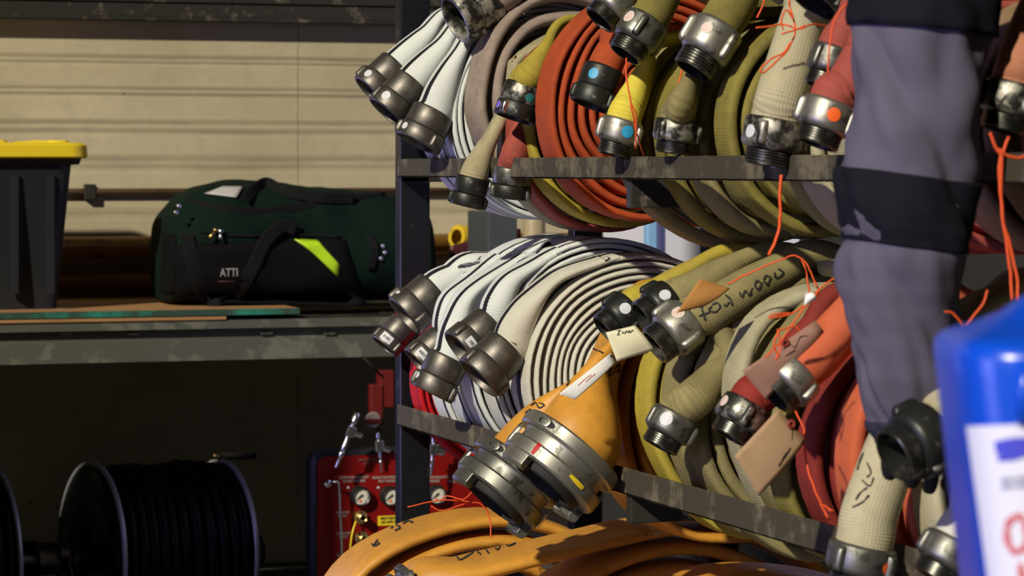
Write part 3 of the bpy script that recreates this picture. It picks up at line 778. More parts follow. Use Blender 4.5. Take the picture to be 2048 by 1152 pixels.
xw = atY(452, 638, 1.6).x
mb = MB(); mb.box((-4.3, 1.595, zz(640)), (xw, 2.34, zz(633)))
o = mb.build('plywood_board', WOOD, smooth=False, bevel=.001); tag(o, 'bare plywood board lying on the shelf under the green edged one', 'board')
xg = atY(600, 625, 1.59).x
root = thing('plywood_board', 'plywood board with a green painted front edge under bin and bag', 'board', (-1.5, 1.6, zz(632)))
mb = MB(); mb.box((-4.3, 1.598, zz(631)), (xg, 2.34, zz(619))); mb.build('panel', WOOD, root, smooth=False)
GE = metal_mat('flaking_green_paint', (0.012,0.19,0.13), (0.02,0.05,0.035), 0.8, 0.6, 0.0, 9)
mb = MB(); mb.box((-4.3, 1.592, zz(631)), (xg, 1.598, zz(619))); mb.build('painted_edge', GE, root, smooth=False)
ZD = zz(619)+.001

# storage bin
root = thing('storage_bin', 'black plastic storage bin with yellow lid on the shelf', 'bin', (-2.6, 1.9, ZD))
BLKP = plain('black_plastic', (0.012,0.013,0.016), 0.55, var=0.1, bmp=0)
YELP = plain('yellow_plastic', (0.75,0.55,0.02), 0.45, var=0.03, bmp=0)
x1 = atY(150, 330, 1.70).x; x1b = atY(124, 600, 1.70).x; x0 = x1-.62; zt = atY(150, 318, 1.70).z
def rrect(x0, x1, y0, y1, r, n=6):
    out = []
    for cx, cy, a0 in ((x1-r, y1-r, 0), (x0+r, y1-r, PI/2), (x0+r, y0+r, PI), (x1-r, y0+r, 1.5*PI)):
        for i in range(n+1):
            a = a0+PI/2*i/n; out.append((cx+r*math.cos(a), cy+r*math.sin(a)))
    return out
def loft(mb, rings, caps=True):
    n = len(mb.v); m = len(rings[0])
    for r in rings:
        for p in r: mb.v.append(V(p))
    for i in range(len(rings)-1):
        for j in range(m):
            k = (j+1) % m
            mb.face([n+i*m+j, n+i*m+k, n+(i+1)*m+k, n+(i+1)*m+j])
    if caps:
        mb.face([n+j for j in range(m)][::-1]); mb.face([n+(len(rings)-1)*m+j for j in range(m)])
    return mb
ins = x1-x1b
def ring(x0, x1, y0, y1, r, z): return [(a, b, z) for a, b in rrect(x0, x1, y0, y1, r)]
mb = MB(); loft(mb, [ring(x0+ins, x1-ins, 1.72+ins, 2.12-ins, .03, ZD), ring(x0+ins-.002, x1-ins+.002, 1.72+ins, 2.12-ins, .04, ZD+.01), ring(x0, x1, 1.72, 2.12, .04, zt-.015), ring(x0-.004, x1+.02, 1.715, 2.13, .04, zt-.014), ring(x0-.02, x1+.024, 1.70, 2.14, .04, zt+.004)])
for k in range(6):
    xx = x1-.05-k*.09
    mb.box((xx-.02, 1.712, ZD+.04), (xx, 1.735, zt-.04))
mb.build('body', BLKP, root, auto=30)
zl = atY(150, 285, 1.70).z
mb = MB(); loft(mb, [ring(x0-.03, x1+.034, 1.69, 2.15, .045, zt+.002), ring(x0-.034, x1+.038, 1.686, 2.154, .05, zt+.006), ring(x0-.032, x1+.036, 1.688, 2.152, .05, zl-.008), ring(x0-.02, x1+.026, 1.70, 2.14, .045, zl)])
for a, b_ in ((-.004, -.062), (-.075, -.10), (-.16, -.34), (-.37, -.55)):
    loft(mb, [ring(x1+b_, x1+a, 1.74, 2.10, .02, zl-.001), ring(x1+b_+.004, x1+a-.004, 1.745, 2.095, .018, zl+.006)])
mb.build('lid', YELP, root, auto=40)

# duffel bag
def bag():
    xL = atY(322, 600, 1.90).x; xR = xL+.72
    root = thing('duffel_bag', 'dark green duffel bag with lime reflective strip beside the bin', 'bag', ((xL+xR)/2, 1.9, ZD))
    m, nt, b = mat('green_bag_cloth'); co = objco(nt); n = noi(nt, co, 7, 5, .6)
    nt.links.new(mixc(nt, n, (0.003,0.014,0.008), (0.001,0.005,0.004)), b.inputs['Base Color']); b.inputs['Roughness'].default_value = .85; b.inputs['Specular IOR Level'].default_value = .12; bump(nt, b, n, .5, .01)
    BCL = plain('black_bag_cloth', (0.004,0.004,0.005), 0.85, spec=0.1, bmp=0.3, sc=12)
    SP = plain('black_webbing', (0.006,0.006,0.007), 0.85, spec=0.15, bmp=0)
    k = 5700/7.25
    # top outline of the bag: fraction along x -> height
    prof = [(0, .70), (.03, .80), (.08, .93), (.14, 1.0), (.24, 1.06), (.40, 1.04), (.55, 1.0), (.75, .97), (.9, .93), (1, .80)]
    H = ZD+.245
    def hh(t):
        for i in range(len(prof)-1):
            if prof[i+1][0] >= t:
                a = (t-prof[i][0])/(prof[i+1][0]-prof[i][0]); return prof[i][1]*(1-a)+prof[i+1][1]*a
        return prof[-1][1]
    def sec(t, grow=0.0):
        x = xL+(xR-xL)*t
        e = min(t, 1-t)/.08; e = min(1, e)**.5
        h = .305*hh(t); d = .185*(0.80+.20*e)+grow
        out = []
        n = 40
        for j in range(n):
            a = 2*PI*j/n
            c, s_ = math.cos(a), math.sin(a)
            cx = math.copysign(abs(c)**.55, c); sz = math.copysign(abs(s_)**.62, s_)
            y = 1.93+cx*d*(1-.16*max(0, sz))
            z = ZD+.002+(h/2)*(1+sz)+grow*sz*.5
            if y < 1.93: y -= .012*math.sin(t*9)*max(0, 1-abs(sz))
            p = V((x, y, z))
            nz = noise.noise(V((x*9, y*9, z*12)))*.014+noise.noise(V((x*24, y*20, z*30)))*.005
            p += V((0, c*nz, abs(s_)*nz*.8 if s_ > 0 else 0))
            out.append(p)
        return out
    ts = [0, .006, .02]+[.04+.92*i/44 for i in range(45)]+[.98, .994, 1]
    rings = []
    for q, t in enumerate(ts):
        r = sec(t)
        sc_ = 1
        if q == 0 or q == len(ts)-1: sc_ = .84
        elif q == 1 or q == len(ts)-2: sc_ = .95
        c = V((r[0].x, 1.93, ZD+.13))
        r = [V((p.x, c.y+(p.y-c.y)*sc_, max(ZD+.002, c.z+(p.z-c.z)*sc_))) for p in r]
        rings.append(r)
    mb = MB(); loft(mb, rings)
    body = mb.build('body', m, root, auto=60, sub=1)
    me_bvh = BVH(body)
    # darker lower front pocket, traced on the front
    def patch(name, poly_rows, material, lift, par=root, th=.004):
        """poly_rows: rows of (px,py) grid corners: 4 corners TL,TR,BR,BL"""
        tl, tr, br, bl = [V((*q, 0)) for q in poly_rows]
        rows = []
        n1, n2 = 14, 20
        for i in range(n1):
            row = []
            for j in range(n2):
                a = i/(n1-1); c = j/(n2-1)
                q = (tl*(1-c)+tr*c)*(1-a)+(bl*(1-c)+br*c)*a
                h = hit(me_bvh, q.x, q.y)
                if h is None: h = (atY(q.x, q.y, 1.75), V((0,-1,0)))
                edge = min(min(a, 1-a)*n1/2, min(c, 1-c)*n2/3, 1)
                row.append(h[0]+V((0,-1,0))*(.001+lift*edge))
            rows.append(row)
        mb = MB(); mb.grid(rows)
        return mb.build(name, material, par, solid=.002)
    patch('front_pocket', [(332,490),(690,478),(735,612),(330,603)], BCL, .012)
    patch('end_pocket', [(324,462),(352,470),(352,590),(322,585)], BCL, .010)
    # zip line and flap
    def strap(name, pts, wd, material, par=root, lift=.016, th=.003, slide=0):
        pp = catmull([V((*q, 0)) for q in pts], 8)
        P = []; 
        for q in pp:
            h = hit(me_bvh, q.x, q.y)
            P.append((h[0] if h else atY(q.x, q.y, 1.76))+V((0, -lift, 0)))
        # smooth depth
        for _ in range(6):
            P = [P[0]]+[V((P[i].x, (P[i-1].y+P[i].y+P[i+1].y)/3, P[i].z)) for i in range(1, len(P)-1)]+[P[-1]]
        Wd = []; Nn = []
        for i in range(len(P)):
            t = (P[min(i+1, len(P)-1)]-P[max(i-1, 0)]).normalized()
            s_ = t.cross(V((0,1,0))).normalized(); Wd.append(s_); Nn.append(t.cross(s_))
        mb = MB(); mb.sweep(P, Wd, Nn, [wd/2]*len(P), [th/2]*len(P), [.4]*len(P), 10, caps=True)
        return mb.build(name, material, par)
    strap('zip_band', [(372,402),(440,418),(520,424),(600,414),(690,400),(770,392)], .022, SP, lift=.002)
    strap('pocket_seam', [(400,463),(450,470),(520,472),(600,470),(680,474)], .006, SP, lift=.003)
    strap('handle', [(372,470),(382,520),(400,575),(420,606),(445,608),(470,590),(500,540),(530,480),(562,452),(590,458)], .036, SP)
    strap('carry_handle', [(486,398),(512,374),(530,366),(560,380),(600,390),(650,396),(705,398)], .030, SP, lift=.02)
    strap('buckle_strap', [(738,470),(750,500),(742,540)], .020, SP, lift=.004)
    LIME = plain('lime_reflective_tape', (0.42,0.66,0.02), 0.35, var=0.1, bmp=0.4, sc=60)
    patch('reflective_strip', [(588,478),(636,480),(680,530),(680,562)], LIME, .016)
    WL = plain('grey_white_label', (0.42,0.40,0.40), 0.6)
    P4 = [(408,386),(446,371),(486,372),(472,394)]
    rows = []
    for i in range(5):
        row = []
        for j in range(8):
            a, c = i/4, j/7
            q = (V((*P4[1],0))*(1-c)+V((*P4[2],0))*c)*(1-a)+(V((*P4[0],0))*(1-c)+V((*P4[3],0))*c)*a
            h = hit(me_bvh, q.x, q.y+4)
            row.append((h[0] if h else atY(q.x, q.y, 1.8))+V((0,-.004,.004)))
        rows.append(row)
    mb = MB(); mb.grid(rows); mb.build('name_label', WL, root, solid=.001)
    # zip pullers
    for (a, b_) in (((432,460),(419,476)), ((442,462),(440,478))):
        A = atY(*a, 1.73); B = atY(*b_, 1.72)
        mb = MB(); mb.tube([A, A*.5+B*.5, B], [.005, .0035, .006], 10); mb.box(tuple(A-V((.007,.004,.004))), tuple(A+V((.007,.004,.004))))
        mb.build('zip_puller', MT['brass'] if a[0] == 432 else MT['chrome'], root)
    # small steel bits at the ends
    for q in ((358,412), (352,425), (766,492), (770,505), (762,517)):
        A = atY(*q, 1.735)
        mb = MB(); mb.lathe([(-.003,0),(-.003,.006),(.003,.006),(.003,.003)], A, (0.3,-1,.2), 10); mb.build('d_ring', MT['chrome'], root)
    text('lettering', 'ATTI', atY(440, 553, 1.70), .030, plain('grey_lettering', (0.35,0.33,0.34), .8, bmp=0), root, serif=True, sx=.75)
    p = MB(); a = atY(436, 563, 1.70); p.box((a.x, a.y, a.z-.001), (a.x+.045, a.y+.0005, a.z+.001)); p.build('lettering_line', plain('dim_red_lettering', (0.12,0.04,0.04), .8, bmp=0), root)
    return root

from mathutils.bvhtree import BVHTree
def BVH(o, use_mod=False):
    me = o.data
    off = WORLD[o.name]
    return BVHTree.FromPolygons([v.co+off for v in me.vertices], [tuple(p.vertices) for p in me.polygons])
def hit(b, px, py):
    v = ray(px, py).normalized()
    loc, nor, idx, d = b.ray_cast(CAM, v)
    if loc is None: return None
    if nor.dot(v) > 0: nor = -nor
    return loc, nor
def ink(objs, strokes, width, name='handwriting', parent=None, material=INK, lift=.0012):
    """marker strokes lying on the surface of an object"""
    bs = [BVH(o) for o in objs]
    mb = MB()
    for st in strokes:
        pp = catmull([V((*q, 0)) for q in st], 8) if len(st) > 2 else [V((*st[0],0)).lerp(V((*st[1],0)), i/8) for i in range(9)]
        rows = []
        for i, q in enumerate(pp):
            t = (pp[min(i+1, len(pp)-1)]-pp[max(i-1, 0)]).normalized()
            nrm = V((-t.y, t.x, 0))
            wv = width*(.7+.5*abs(math.sin(i*.31)))
            row = []
            for s_ in (-.5, -.17, .17, .5):
                c = q+nrm*wv*s_
                best = None
                for b in bs:
                    h = hit(b, c.x, c.y)
                    if h and (best is None or (h[0]-CAM).length < (best[0]-CAM).length): best = h
                if best is None: row = None; break
                row.append(best[0]+best[1]*lift)
            if row is None:
                if len(rows) > 1: mb.grid(rows)
                rows = []
                continue
            if rows and (row[0]-rows[-1][0]).length > .03:
                if len(rows) > 1: mb.grid(rows)
                rows = []
            rows.append(row)
        if len(rows) > 1: mb.grid(rows)
    if mb.v: return mb.build(name, material, parent)
def text(name, s, pos, size, material, parent, nrm=V((0,-1,0)), serif=False, sx=1.0, rot=0.0, ext=.0006, align='LEFT', xdir=None):
    cu = bpy.data.curves.new(name, 'FONT'); cu.body = s; cu.size = size; cu.extrude = ext; cu.align_x = align
    cu.space_line = 1.05
    tmp = bpy.data.objects.new('tmp_'+name, cu); C.objects.link(tmp)
    bpy.context.view_layer.update()
    dg = bpy.context.evaluated_depsgraph_get()
    me = bpy.data.meshes.new_from_object(tmp.evaluated_get(dg))
    bpy.data.objects.remove(tmp)
    X = (V(xdir) if xdir is not None else V((0,0,1)).cross(nrm)).normalized()
    Y = nrm.cross(X).normalized()
    M = Matrix((X*sx, Y, nrm)).transposed()
    R2 = Matrix.Rotation(rot, 3, 'Z')
    me.transform((M @ R2).to_4x4())
    me.materials.clear(); me.materials.append(material)
    o = bpy.data.objects.new(name, me); C.objects.link(o)
    o.location = pos
    if parent is not None:
        o.parent = parent; o.location = V(pos)-WORLD.get(parent.name, V((0,0,0)))
    WORLD[o.name] = V(pos)
    return o
bag()

# ------------------------------------------------------------------ the rack
root = thing('hose_rack', 'dark steel angle iron rack carrying all the rolled hoses', 'rack', (0.2, -1.3, 0))
rzU, rzL = EYE+.017, EYE-.473
def rail(z, h, y0, y1, x=0.0, flip=1):
    mb = MB()
    a, b_ = sorted((x, x+.004*flip)); mb.box((a, y0, z-h), (b_, y1, z))
    a, b_ = sorted((x, x+.028*flip)); mb.box((a, y0, z-h), (b_, y1, z-h+.004))
    mb.build('rail', RAILM, root, smooth=False, bevel=.0012)
for z, h in ((rzU, .036), (rzL, .042)):
    rail(z, h, -1.262, 0.0, -.012); rail(z, h, -2.70, -1.266, -.012)
    rail(z, h, -2.70, 0.0, .405, -1)
    mb = MB(); mb.box((-.006, -1.285, z-h-.045), (.40, -1.262, z-h)); mb.build('cross_beam', DARKST, root, smooth=False, bevel=.002)
    for yy in (.004, -2.70):
        mb = MB(); mb.box((0, yy, z-h-.01), (.40, yy+.02, z-.004)); mb.build('cross_beam', DARKST, root, smooth=False, bevel=.002)
POST = metal_mat('dark_post_paint', (0.010,0.011,0.016), (0.05,0.05,0.05), 0.1, 0.30, 0.2, 25)
for (x, y) in ((-.004, .004), (.375, .03), (.385, -.66), (-.004, -2.74), (.385, -2.74), (.385, -1.9)):
    mb = MB(); mb.box((x, y, 0), (x+.062, y+.04, 2.05)); mb.build('post', POST, root, smooth=False, bevel=.003)

# ------------------------------------------------------------------ cabinet behind the rack
WP = plain('white_cabinet_paint', (0.62,0.62,0.66), .5, var=.05)
BP = plain('pale_blue_paint', (0.22,0.42,0.66), .5, var=.1)
root = thing('storage_cabinet', 'white cabinet with pale blue uprights glimpsed behind the rack', 'cabinet', (1.1, 1.0, 0))
xa = atY(1322, 480, .9).x; xb = atY(1600, 480, .9).x
mb = MB(); mb.box((xa, .9, .5), (xb, 1.3, atY(1400, 428, .9).z)); mb.build('body', WP, root, smooth=False, bevel=.004)
mb = MB(); mb.box((xa, .9, 0), (xb, 1.3, .5)); mb.build('shaded_base', GREYW, root, smooth=False, bevel=.004)  # lower part of the cabinet coloured dark to stand in for shade
for a, b_ in ((1292,1312), (1405,1442)):
    p = atY(a, 480, .88).x; q = atY(b_, 480, .88).x
    mb = MB(); mb.box((p, .87, 0), (q, .90, 1.2)); mb.build('upright', BP, root, smooth=False, bevel=.004)
p = atY(1450, 462, .88)
mb = MB(); mb.tube(catmull([p+V((-.03,0,.004)), p+V((-.01,-.015,.014)), p+V((.03,-.015,.012)), p+V((.06,0,.012))], 5), .0035, 8); mb.tube(catmull([p+V((-.03,0,.004)), p+V((-.0,-.01,-.012)), p+V((.03,-.01,-.014)), p+V((.06,0,-.008))], 5), .0035, 8)
mb.build('wire_handle', DARKST, root)

# ------------------------------------------------------------------ hose reels at the left
REELM = metal_mat('reel_flange_metal', (0.03,0.035,0.05), (0.07,0.07,0.08), .2, .3, .8)
RIM = metal_mat('bright_reel_rim', (0.60,0.62,0.68), (0.4,0.4,0.43), .3, .4, .5)
HUB = metal_mat('reel_shaft_metal', (0.22,0.21,0.17), (0.08,0.08,0.06), .4, .35, .9)
HOSEB = plain('black_hose_rubber', (0.005,0.005,0.005), .5, spec=.25, bmp=0)
def reel(label, pl, pr, D1, D2, R, windings=True, handle=True):
    A = atD(pl[0], pl[1], D1); B = atD(pr[0], pr[1], D2)
    ax = (B-A).normalized(); L = (B-A).length
    root = thing('hose_reel', label, 'hose reel', V((*((A+B)/2).xy, 0)))
    for o_, nm in ((A, -1), (B, 1)):
        mb = MB(); mb.lathe([(-.002*nm, .03), (-.002*nm, R*.5), (.006*nm, R*.6), (.004*nm, R*.97)], o_, ax, 72)
        fl_ = mb.build('flange', REELM, root, solid=.003)
        pts = []
        e1 = ax.orthogonal().normalized(); e2 = ax.cross(e1)
        mb = MB(); mb.lathe([(-.006, R-.004), (-.006, R+.004), (.006, R+.004), (.006, R-.004)], o_, ax, 96, close=True)
        mb.build('rim', RIM, fl_)
    mb = MB(); mb.lathe([(-.18, .0), (-.18, .022), (-.10, .022), (-.10, .03), (-.06, .03), (-.06, .045), (-.045, .045), (-.045, .03), (L+.10, .018), (L+.10, .02), (L+.12, .02), (L+.12, 0)], A, ax, 24)
    mb.build('shaft', HUB, root, auto=35)
    # wound hose: rings side by side with slight unevenness
    mb = MB()
    rh = .0145; n = int((L-.02)/(rh*1.95))
    for i in range(n):
        t = .012+(L-.024)*(i+.5)/n
        R0 = R*.93-.014*noise.noise(V((i*.37, 2, R)))-.02*max(0, .35-i/n)
        e1 = ax.orthogonal().normalized(); e2 = ax.cross(e1)
        pts = []
        for k in range(65):
            a = 2*PI*k/64
            pts.append(A+ax*(t+.006*math.sin(a+i*.6))+(e1*math.cos(a)+e2*math.sin(a))*(R0+.004*noise.noise(V((i, math.cos(a)*2, math.sin(a)*2)))))
        mb.tube(pts, rh, 8, caps=False)
    mb.lathe([(.0, R*.80), (L, R*.80)], A, ax, 40)
    mb.build('wound_hose', HOSEB, root)
    if handle:
        up = V((0,0,1)); top = B+up*R
        mb = MB(); mb.tube([top+ax*-.02+up*.012, top+ax*.0+up*.012], .008, 10); mb.build('pin', MT['brass'], root)
        mb = MB(); mb.tube([top+ax*.0+up*.012, top+ax*.10+up*.012], .0095, 12); mb.build('crank_handle', RUB, root)
    # stand
    for o_, k in ((A, -.12), (B, .08)):
        c = o_+ax*k
        mb = MB(); mb.box((c.x-.02, c.y-.03, 0), (c.x+.02, c.y+.03, c.z)); mb.lathe([(-.03, 0), (-.03, .045), (.03, .045), (.03, 0)], c, ax, 20)
        mb.build('stand', HUB if k < 0 else DARKST, root, auto=30)
    return root, A, B, ax
rt, A, B, ax = reel('hose reel wound with black hose, large one beside the red panel', (182,1116), (440,1106), 7.25, 7.42, .240)
rt2, A2, B2, _ = reel('hose reel at the left edge, only its bright rim showing', (-280,1140), (-10,1122), 7.1, 7.25, .235, handle=False)
# fittings between the two reels
root = thing('reel_coupling', 'grey valve and shaft fittings between the two hose reels', 'valve', A-ax*.16)
for (t0, t1, r) in ((-.21, -.19, .016), (-.19, -.13, .021), (-.13, -.10, .016), (-.10, -.085, .024)):
    mb = MB(); mb.lathe([(t0,0),(t0,r),(t1,r),(t1,0)], A, ax, 20); mb.build('sleeve_fitting', HUB, root, auto=30)
mb = MB(); mb.tube(catmull([A+ax*-.075+V((0,-.05,.01)), A+ax*-.06+V((0,-.05,-.03)), A+ax*-.06+V((0,-.05,-.09))], 6), .003, 8); mb.build('release_wire', MT['chrome'], root)
mb = MB(); mb.lathe([(-.01, 0), (-.01,.026), (.012,.03), (.012, 0)], A+ax*-.085+V((0,-.035,.02)), ax, 20); mb.build('collar', HUB, root, auto=30)

# ------------------------------------------------------------------ red respirator panel
YP = 1.30
RED = plain('red_panel_paint', (0.20,0.005,0.004), .35, var=.12, sc=6)
root = thing('respirator_panel', 'red gauge panel in a black case standing behind the rack post', 'control panel', atY(800, 1152, YP))
def pz(px, py, y=YP): return atY(px, py, y)
a = pz(622, 1152); b_ = pz(985, 890)
zb_ = .03
mb = MB(); r_ = []
def vring(x0, x1, z0, z1, r, y): return [(p, y, q) for p, q in rrect(x0, x1, z0, z1, r)]
loft(mb, [vring(a.x, b_.x, zb_, b_.z, .03, YP+.05), vring(a.x, b_.x, zb_, b_.z, .03, YP+.005), vring(a.x+.01, b_.x-.01, zb_+.01, b_.z-.01, .025, YP-.005)])
mb.build('case', BLKP, root, auto=30)
mb = MB(); loft(mb, [vring(a.x+.014, b_.x-.014, zb_+.014, b_.z-.014, .022, YP+.0), vring(a.x+.014, b_.x-.014, zb_+.014, b_.z-.014, .022, YP-.008)])
mb.build('rim_plate', RED, root, auto=30)
c0 = pz(660, 1152).x; c1 = pz(960, 1152).x; ztop = pz(700, 945).z
mb = MB(); loft(mb, [vring(c0, c1, zb_+.03, ztop, .006, YP-.006), vring(c0+.002, c1-.002, zb_+.032, ztop-.002, .006, YP-.024)])
mb.build('face_plate', RED, root, auto=30)
YF = YP-.025
CREAMT = plain('cream_lettering', (0.45,0.38,0.33), .7, bmp=0)
for px, s_ in ((708, 'RESPIRATOR MANIFOLD\nOUTLET PRESSURE'), (776, 'RESPIRATOR REGULATOR\nINLET PRESSURE'), (868, 'RESPIRATOR REGULATOR\nPRESSURE'), (918, 'AUXILIARY\nOUTLET PRESSURE')):
    text('lettering', s_, pz(px, 957, YF), .0088, CREAMT, root, align='CENTER', sx=.78)
for px, py in ((685, 1027), (687, 1069), (688, 1113)):
    text('lettering', 'RESPIRATOR\nOUTLET', pz(px, py, YF), .0082, CREAMT, root, align='CENTER', sx=.75)
text('lettering', 'BREATHING AIR\nSUPPLY', pz(735, 922, YP-.01), .008, plain('dim_lettering', (0.22,0.10,0.09), .7, bmp=0), root, align='CENTER', sx=.8)
GD = plain('gauge_dial', (0.62,0.60,0.52), .5, bmp=0, var=.02)
for px, py in ((718, 991), (778, 991), (870, 988)):
    o_ = pz(px, py, YF)
    r = .0245
    mb = MB(); mb.lathe([(-.004, r*.9), (-.004, r), (.018, r), (.022, r*.93), (.020, r*.84), (.012, r*.83)], o_, (0,-1,0), 36); g = mb.build('gauge', MT['black'], root, auto=35)
    mb = MB(); mb.lathe([(.0125, r*.85), (.0125, 0)], o_, (0,-1,0), 32); mb.build('dial', GD, g, smooth=False)
    mb = MB()
    for q in range(25):
        th = math.radians(-225+270*q/24); d = V((math.cos(th), 0, -math.sin(th)))
        l = .62 if q % 4 == 0 else .70
        s_ = V((0,-1,0)).cross(d)*.0005
        y_ = V((0,-.0135,0))
        P_ = [o_+y_+d*r*l-s_, o_+y_+d*r*.78-s_, o_+y_+d*r*.78+s_, o_+y_+d*r*l+s_]
        n = len(mb.v); mb.v += P_; mb.face([n, n+1, n+2, n+3])
    mb.build('scale_marks', plain('scale_mark', (0.12,0.03,0.02), .7, bmp=0), g, smooth=False)
    mb = MB(); d = V((-.75, 0, -.6)).normalized(); mb.tube([o_+V((0,-.015,0))+d*r*.62, o_+V((0,-.015,0))-d*r*.25], [.0006, .0018], 6); mb.build('needle', INK, g)
    mb = MB(); mb.lathe([(.0137,0),(.0137,.0035)], o_+V((0,0,-r*.5)), (0,-1,0), 12); mb.build('red_mark', ST['orange'], g)
    mb = MB(); mb.box(tuple(o_+V((-r*1.25,-.002,r*.75))), tuple(o_+V((-r*1.02,0,r*.95)))); mb.build('tiny_plate', ST['white'], g, smooth=False)
for px, py in ((720, 1034), (722, 1076), (800, 1070)):
    o_ = pz(px, py, YF)
    mb = MB(); mb.lathe([(0, .016), (.01, .017), (.012, .012), (.03, .012), (.032, .009), (.03, .006), (.01, .006)], o_, (0,-1,0), 24); mb.build('outlet_socket', MT['brass'], root, auto=35)
# yellow air label
p = pz(776, 1041, YF)
mb = MB(); mb.box((p.x-.026, YF-.001, p.z-.012), (p.x+.026, YF+.001, p.z+.012)); yl = mb.build('yellow_plate', YELP, root, smooth=False)
text('lettering', 'BREATHING\nAIR SUPPLY', p+V((0,-.0015,.003)), .009, INK, yl, align='CENTER', sx=.8)
mb = MB(); mb.tube(catmull([pz(712, 1042, YF-.02), pz(704, 1070, YF-.03), pz(700, 1110, YF-.02), pz(700, 1160, YF-.01)], 6), .0024, 8); mb.build('yellow_tube', YELP, root)
# bent rod in front
mb = MB(); mb.tube(catmull([pz(655, 967, YF-.01), pz(668, 964, YF-.035), pz(676, 966, YF-.035), pz(679, 985, YF-.035), pz(682, 1060, YF-.035), pz(686, 1160, YF-.03)], 6), .0032, 10); mb.build('steel_rod', MT['chrome'], root)
mb = MB(); mb.lathe([(-.006,0),(-.006,.009),(.006,.009),(.008,.005),(.012,0)], pz(655, 967, YF-.012), (0,-1,0), 16); mb.build('rod_knob', MT['chrome'], root, auto=35)
# quick connectors standing up above the case
def fitting(label, pts, rs, y):
    P = [pz(px, py, y) for px, py in pts]
    root = thing('air_line_connector', label, 'connector', P[-1])
    ax_ = (P[0]-P[-1]); L = ax_.length; ax_.normalize()
    mb = MB(); prof = []
    for t, r in rs: prof.append((t*L, r))
    mb.lathe(prof, P[-1], ax_, 20); mb.build('body', MT['chrome'], root, auto=35)
    c = P[-1]+ax_*L*.66
    mb = MB(); M_ = Matrix.Translation(c) @ ax_.to_track_quat('Z', 'Y').to_matrix().to_4x4()
    mb.box((-.011,-.011,-.013), (.011,.011,.013), M_); mb.build('hex_block', MT['chrome'], root, smooth=False, bevel=.002)
    mb = MB(); mb.lathe([(0,0),(0,.007),(.02,.007),(.022,.005),(.022,0)], c+V((.008,0,-.006)), (1,-.3,-.3), 14); mb.build('side_port', MT['chrome'], root, auto=35)
    return root
RS = [(0,.0), (0,.004), (.18,.005), (.2,.007), (.28,.007), (.3,.005), (.33,.007), (.4,.007), (.42,.006), (.58,.007), (.75,.008), (.76,.005), (.82,.006), (.84,.0085), (.96,.0085), (1,.005), (1,0)]
fitting('bright metal air connector leaning above the left end of the red panel', [(715, 826), (672, 935)], RS, 1.22)
fitting('darker metal air connector hanging left of the rack post above the panel', [(755, 865), (763, 945)], [(t, r*.6) for t, r in RS], 1.275)
fitting('metal air connector seen right of the rack post above the panel', [(868, 872), (862, 950)], [(t, r*.8) for t, r in RS], 1.22)
# red tool hanging behind
root = thing('hanging_red_bracket', 'dark red bracket with white patch hanging above the red panel', 'bracket', pz(765, 800, 1.6))
DR = plain('deep_red_paint', (0.13,0.008,0.006), .5)
mb = MB(); p = pz(738, 850, 1.6); q = pz(762, 768, 1.6); mb.box((p.x, 1.58, p.z), (q.x, 1.61, q.z)); p = pz(757, 815, 1.6); q = pz(785, 740, 1.6); mb.box((p.x, 1.585, p.z), (q.x, 1.625, q.z)); mb.build('plate', DR, root, smooth=False, bevel=.003)
mb = MB(); c = pz(745, 840, 1.57); mb.lathe([(0,0),(0,.021),(.006,.022),(.012,.018),(.012,0)], c, (0,-1,0), 24); mb.build('round_boss', plain('dull_white_paint', (0.28,0.22,0.2), .6), root, auto=30)
mb = MB(); c = pz(745, 842, 1.555); mb.box((c.x-.022, c.y-.002, c.z-.006), (c.x+.022, c.y, c.z+.005)); mb.build('red_band', DR, root, smooth=False)
mb = MB(); mb.tube([pz(725, 712, 1.55), pz(763, 752, 1.58)], .003, 6); mb.tube([pz(757, 850, 1.58), pz(757, 880, 1.58)], .003, 6); mb.build('hook_wire', DARKST, root)
# black crate hidden behind: small parts bin beside pipe (dark boxes between the shelves)
root = thing('tool_box', 'dark box with glass jar beside it behind the white hoses', 'box', atY(1010, 470, 1.72))
mb = MB(); p = atY(976, 500, 1.72); q = atY(1035, 437, 1.72); mb.box((p.x, 1.72, ZD-.012), (q.x, 1.9, q.z+.02)); mb.build('body', plain('dull_teal_box', (0.05,0.06,0.065), .6), root, smooth=False, bevel=.004)
mb = MB(); p = atY(1068, 500, 1.72); p.z = ZD-.012; mb.lathe([(0,0),(0,.03),(.30,.03),(.32,.018),(.35,.018)], p, (0,0,1), 20); mb.build('jar', plain('tan_jar', (0.35,0.28,0.16), .5), root, auto=35)

# ------------------------------------------------------------------ tags
def tagsheet(label, corners, y, material, parent_strokes=(), grommet=None, tear=0.0, bend=.006, yo=(0,0,0,0)):
    P = [atY(q[0], q[1], y-yo[i]) for i, q in enumerate(corners)]
    c = sum(P, V((0,0,0)))/4
    root = thing('paper_tag', label, 'tag', c)
    n = 10; rows = []
    for i in range(n):
        row = []
        for j in range(n):
            a, b_ = i/(n-1), j/(n-1)
            p = (P[0]*(1-b_)+P[1]*b_)*(1-a)+(P[3]*(1-b_)+P[2]*b_)*a
            p = p+V((0, -bend*math.sin(a*PI)*math.sin(b_*2.2), 0))
            row.append(p)
        rows.append(row)
    mb = MB(); mb.grid(rows); sh = mb.build('sheet', material, root, solid=.0006)
    if parent_strokes:
        for st, wd, mt_ in parent_strokes: ink([sh], st, wd, 'handwriting', root, mt_)
    if grommet:
        o_ = atY(grommet[0], grommet[1], y-.004-sum(yo)/4)
        mb = MB(); mb.lathe([(0,.002),(.001,.002),(.0015,.005),(0,.006)], o_, (0,-1,0), 16); mb.build('grommet', plain('red_grommet', (0.25,0.03,0.02), .6), root)
    return root
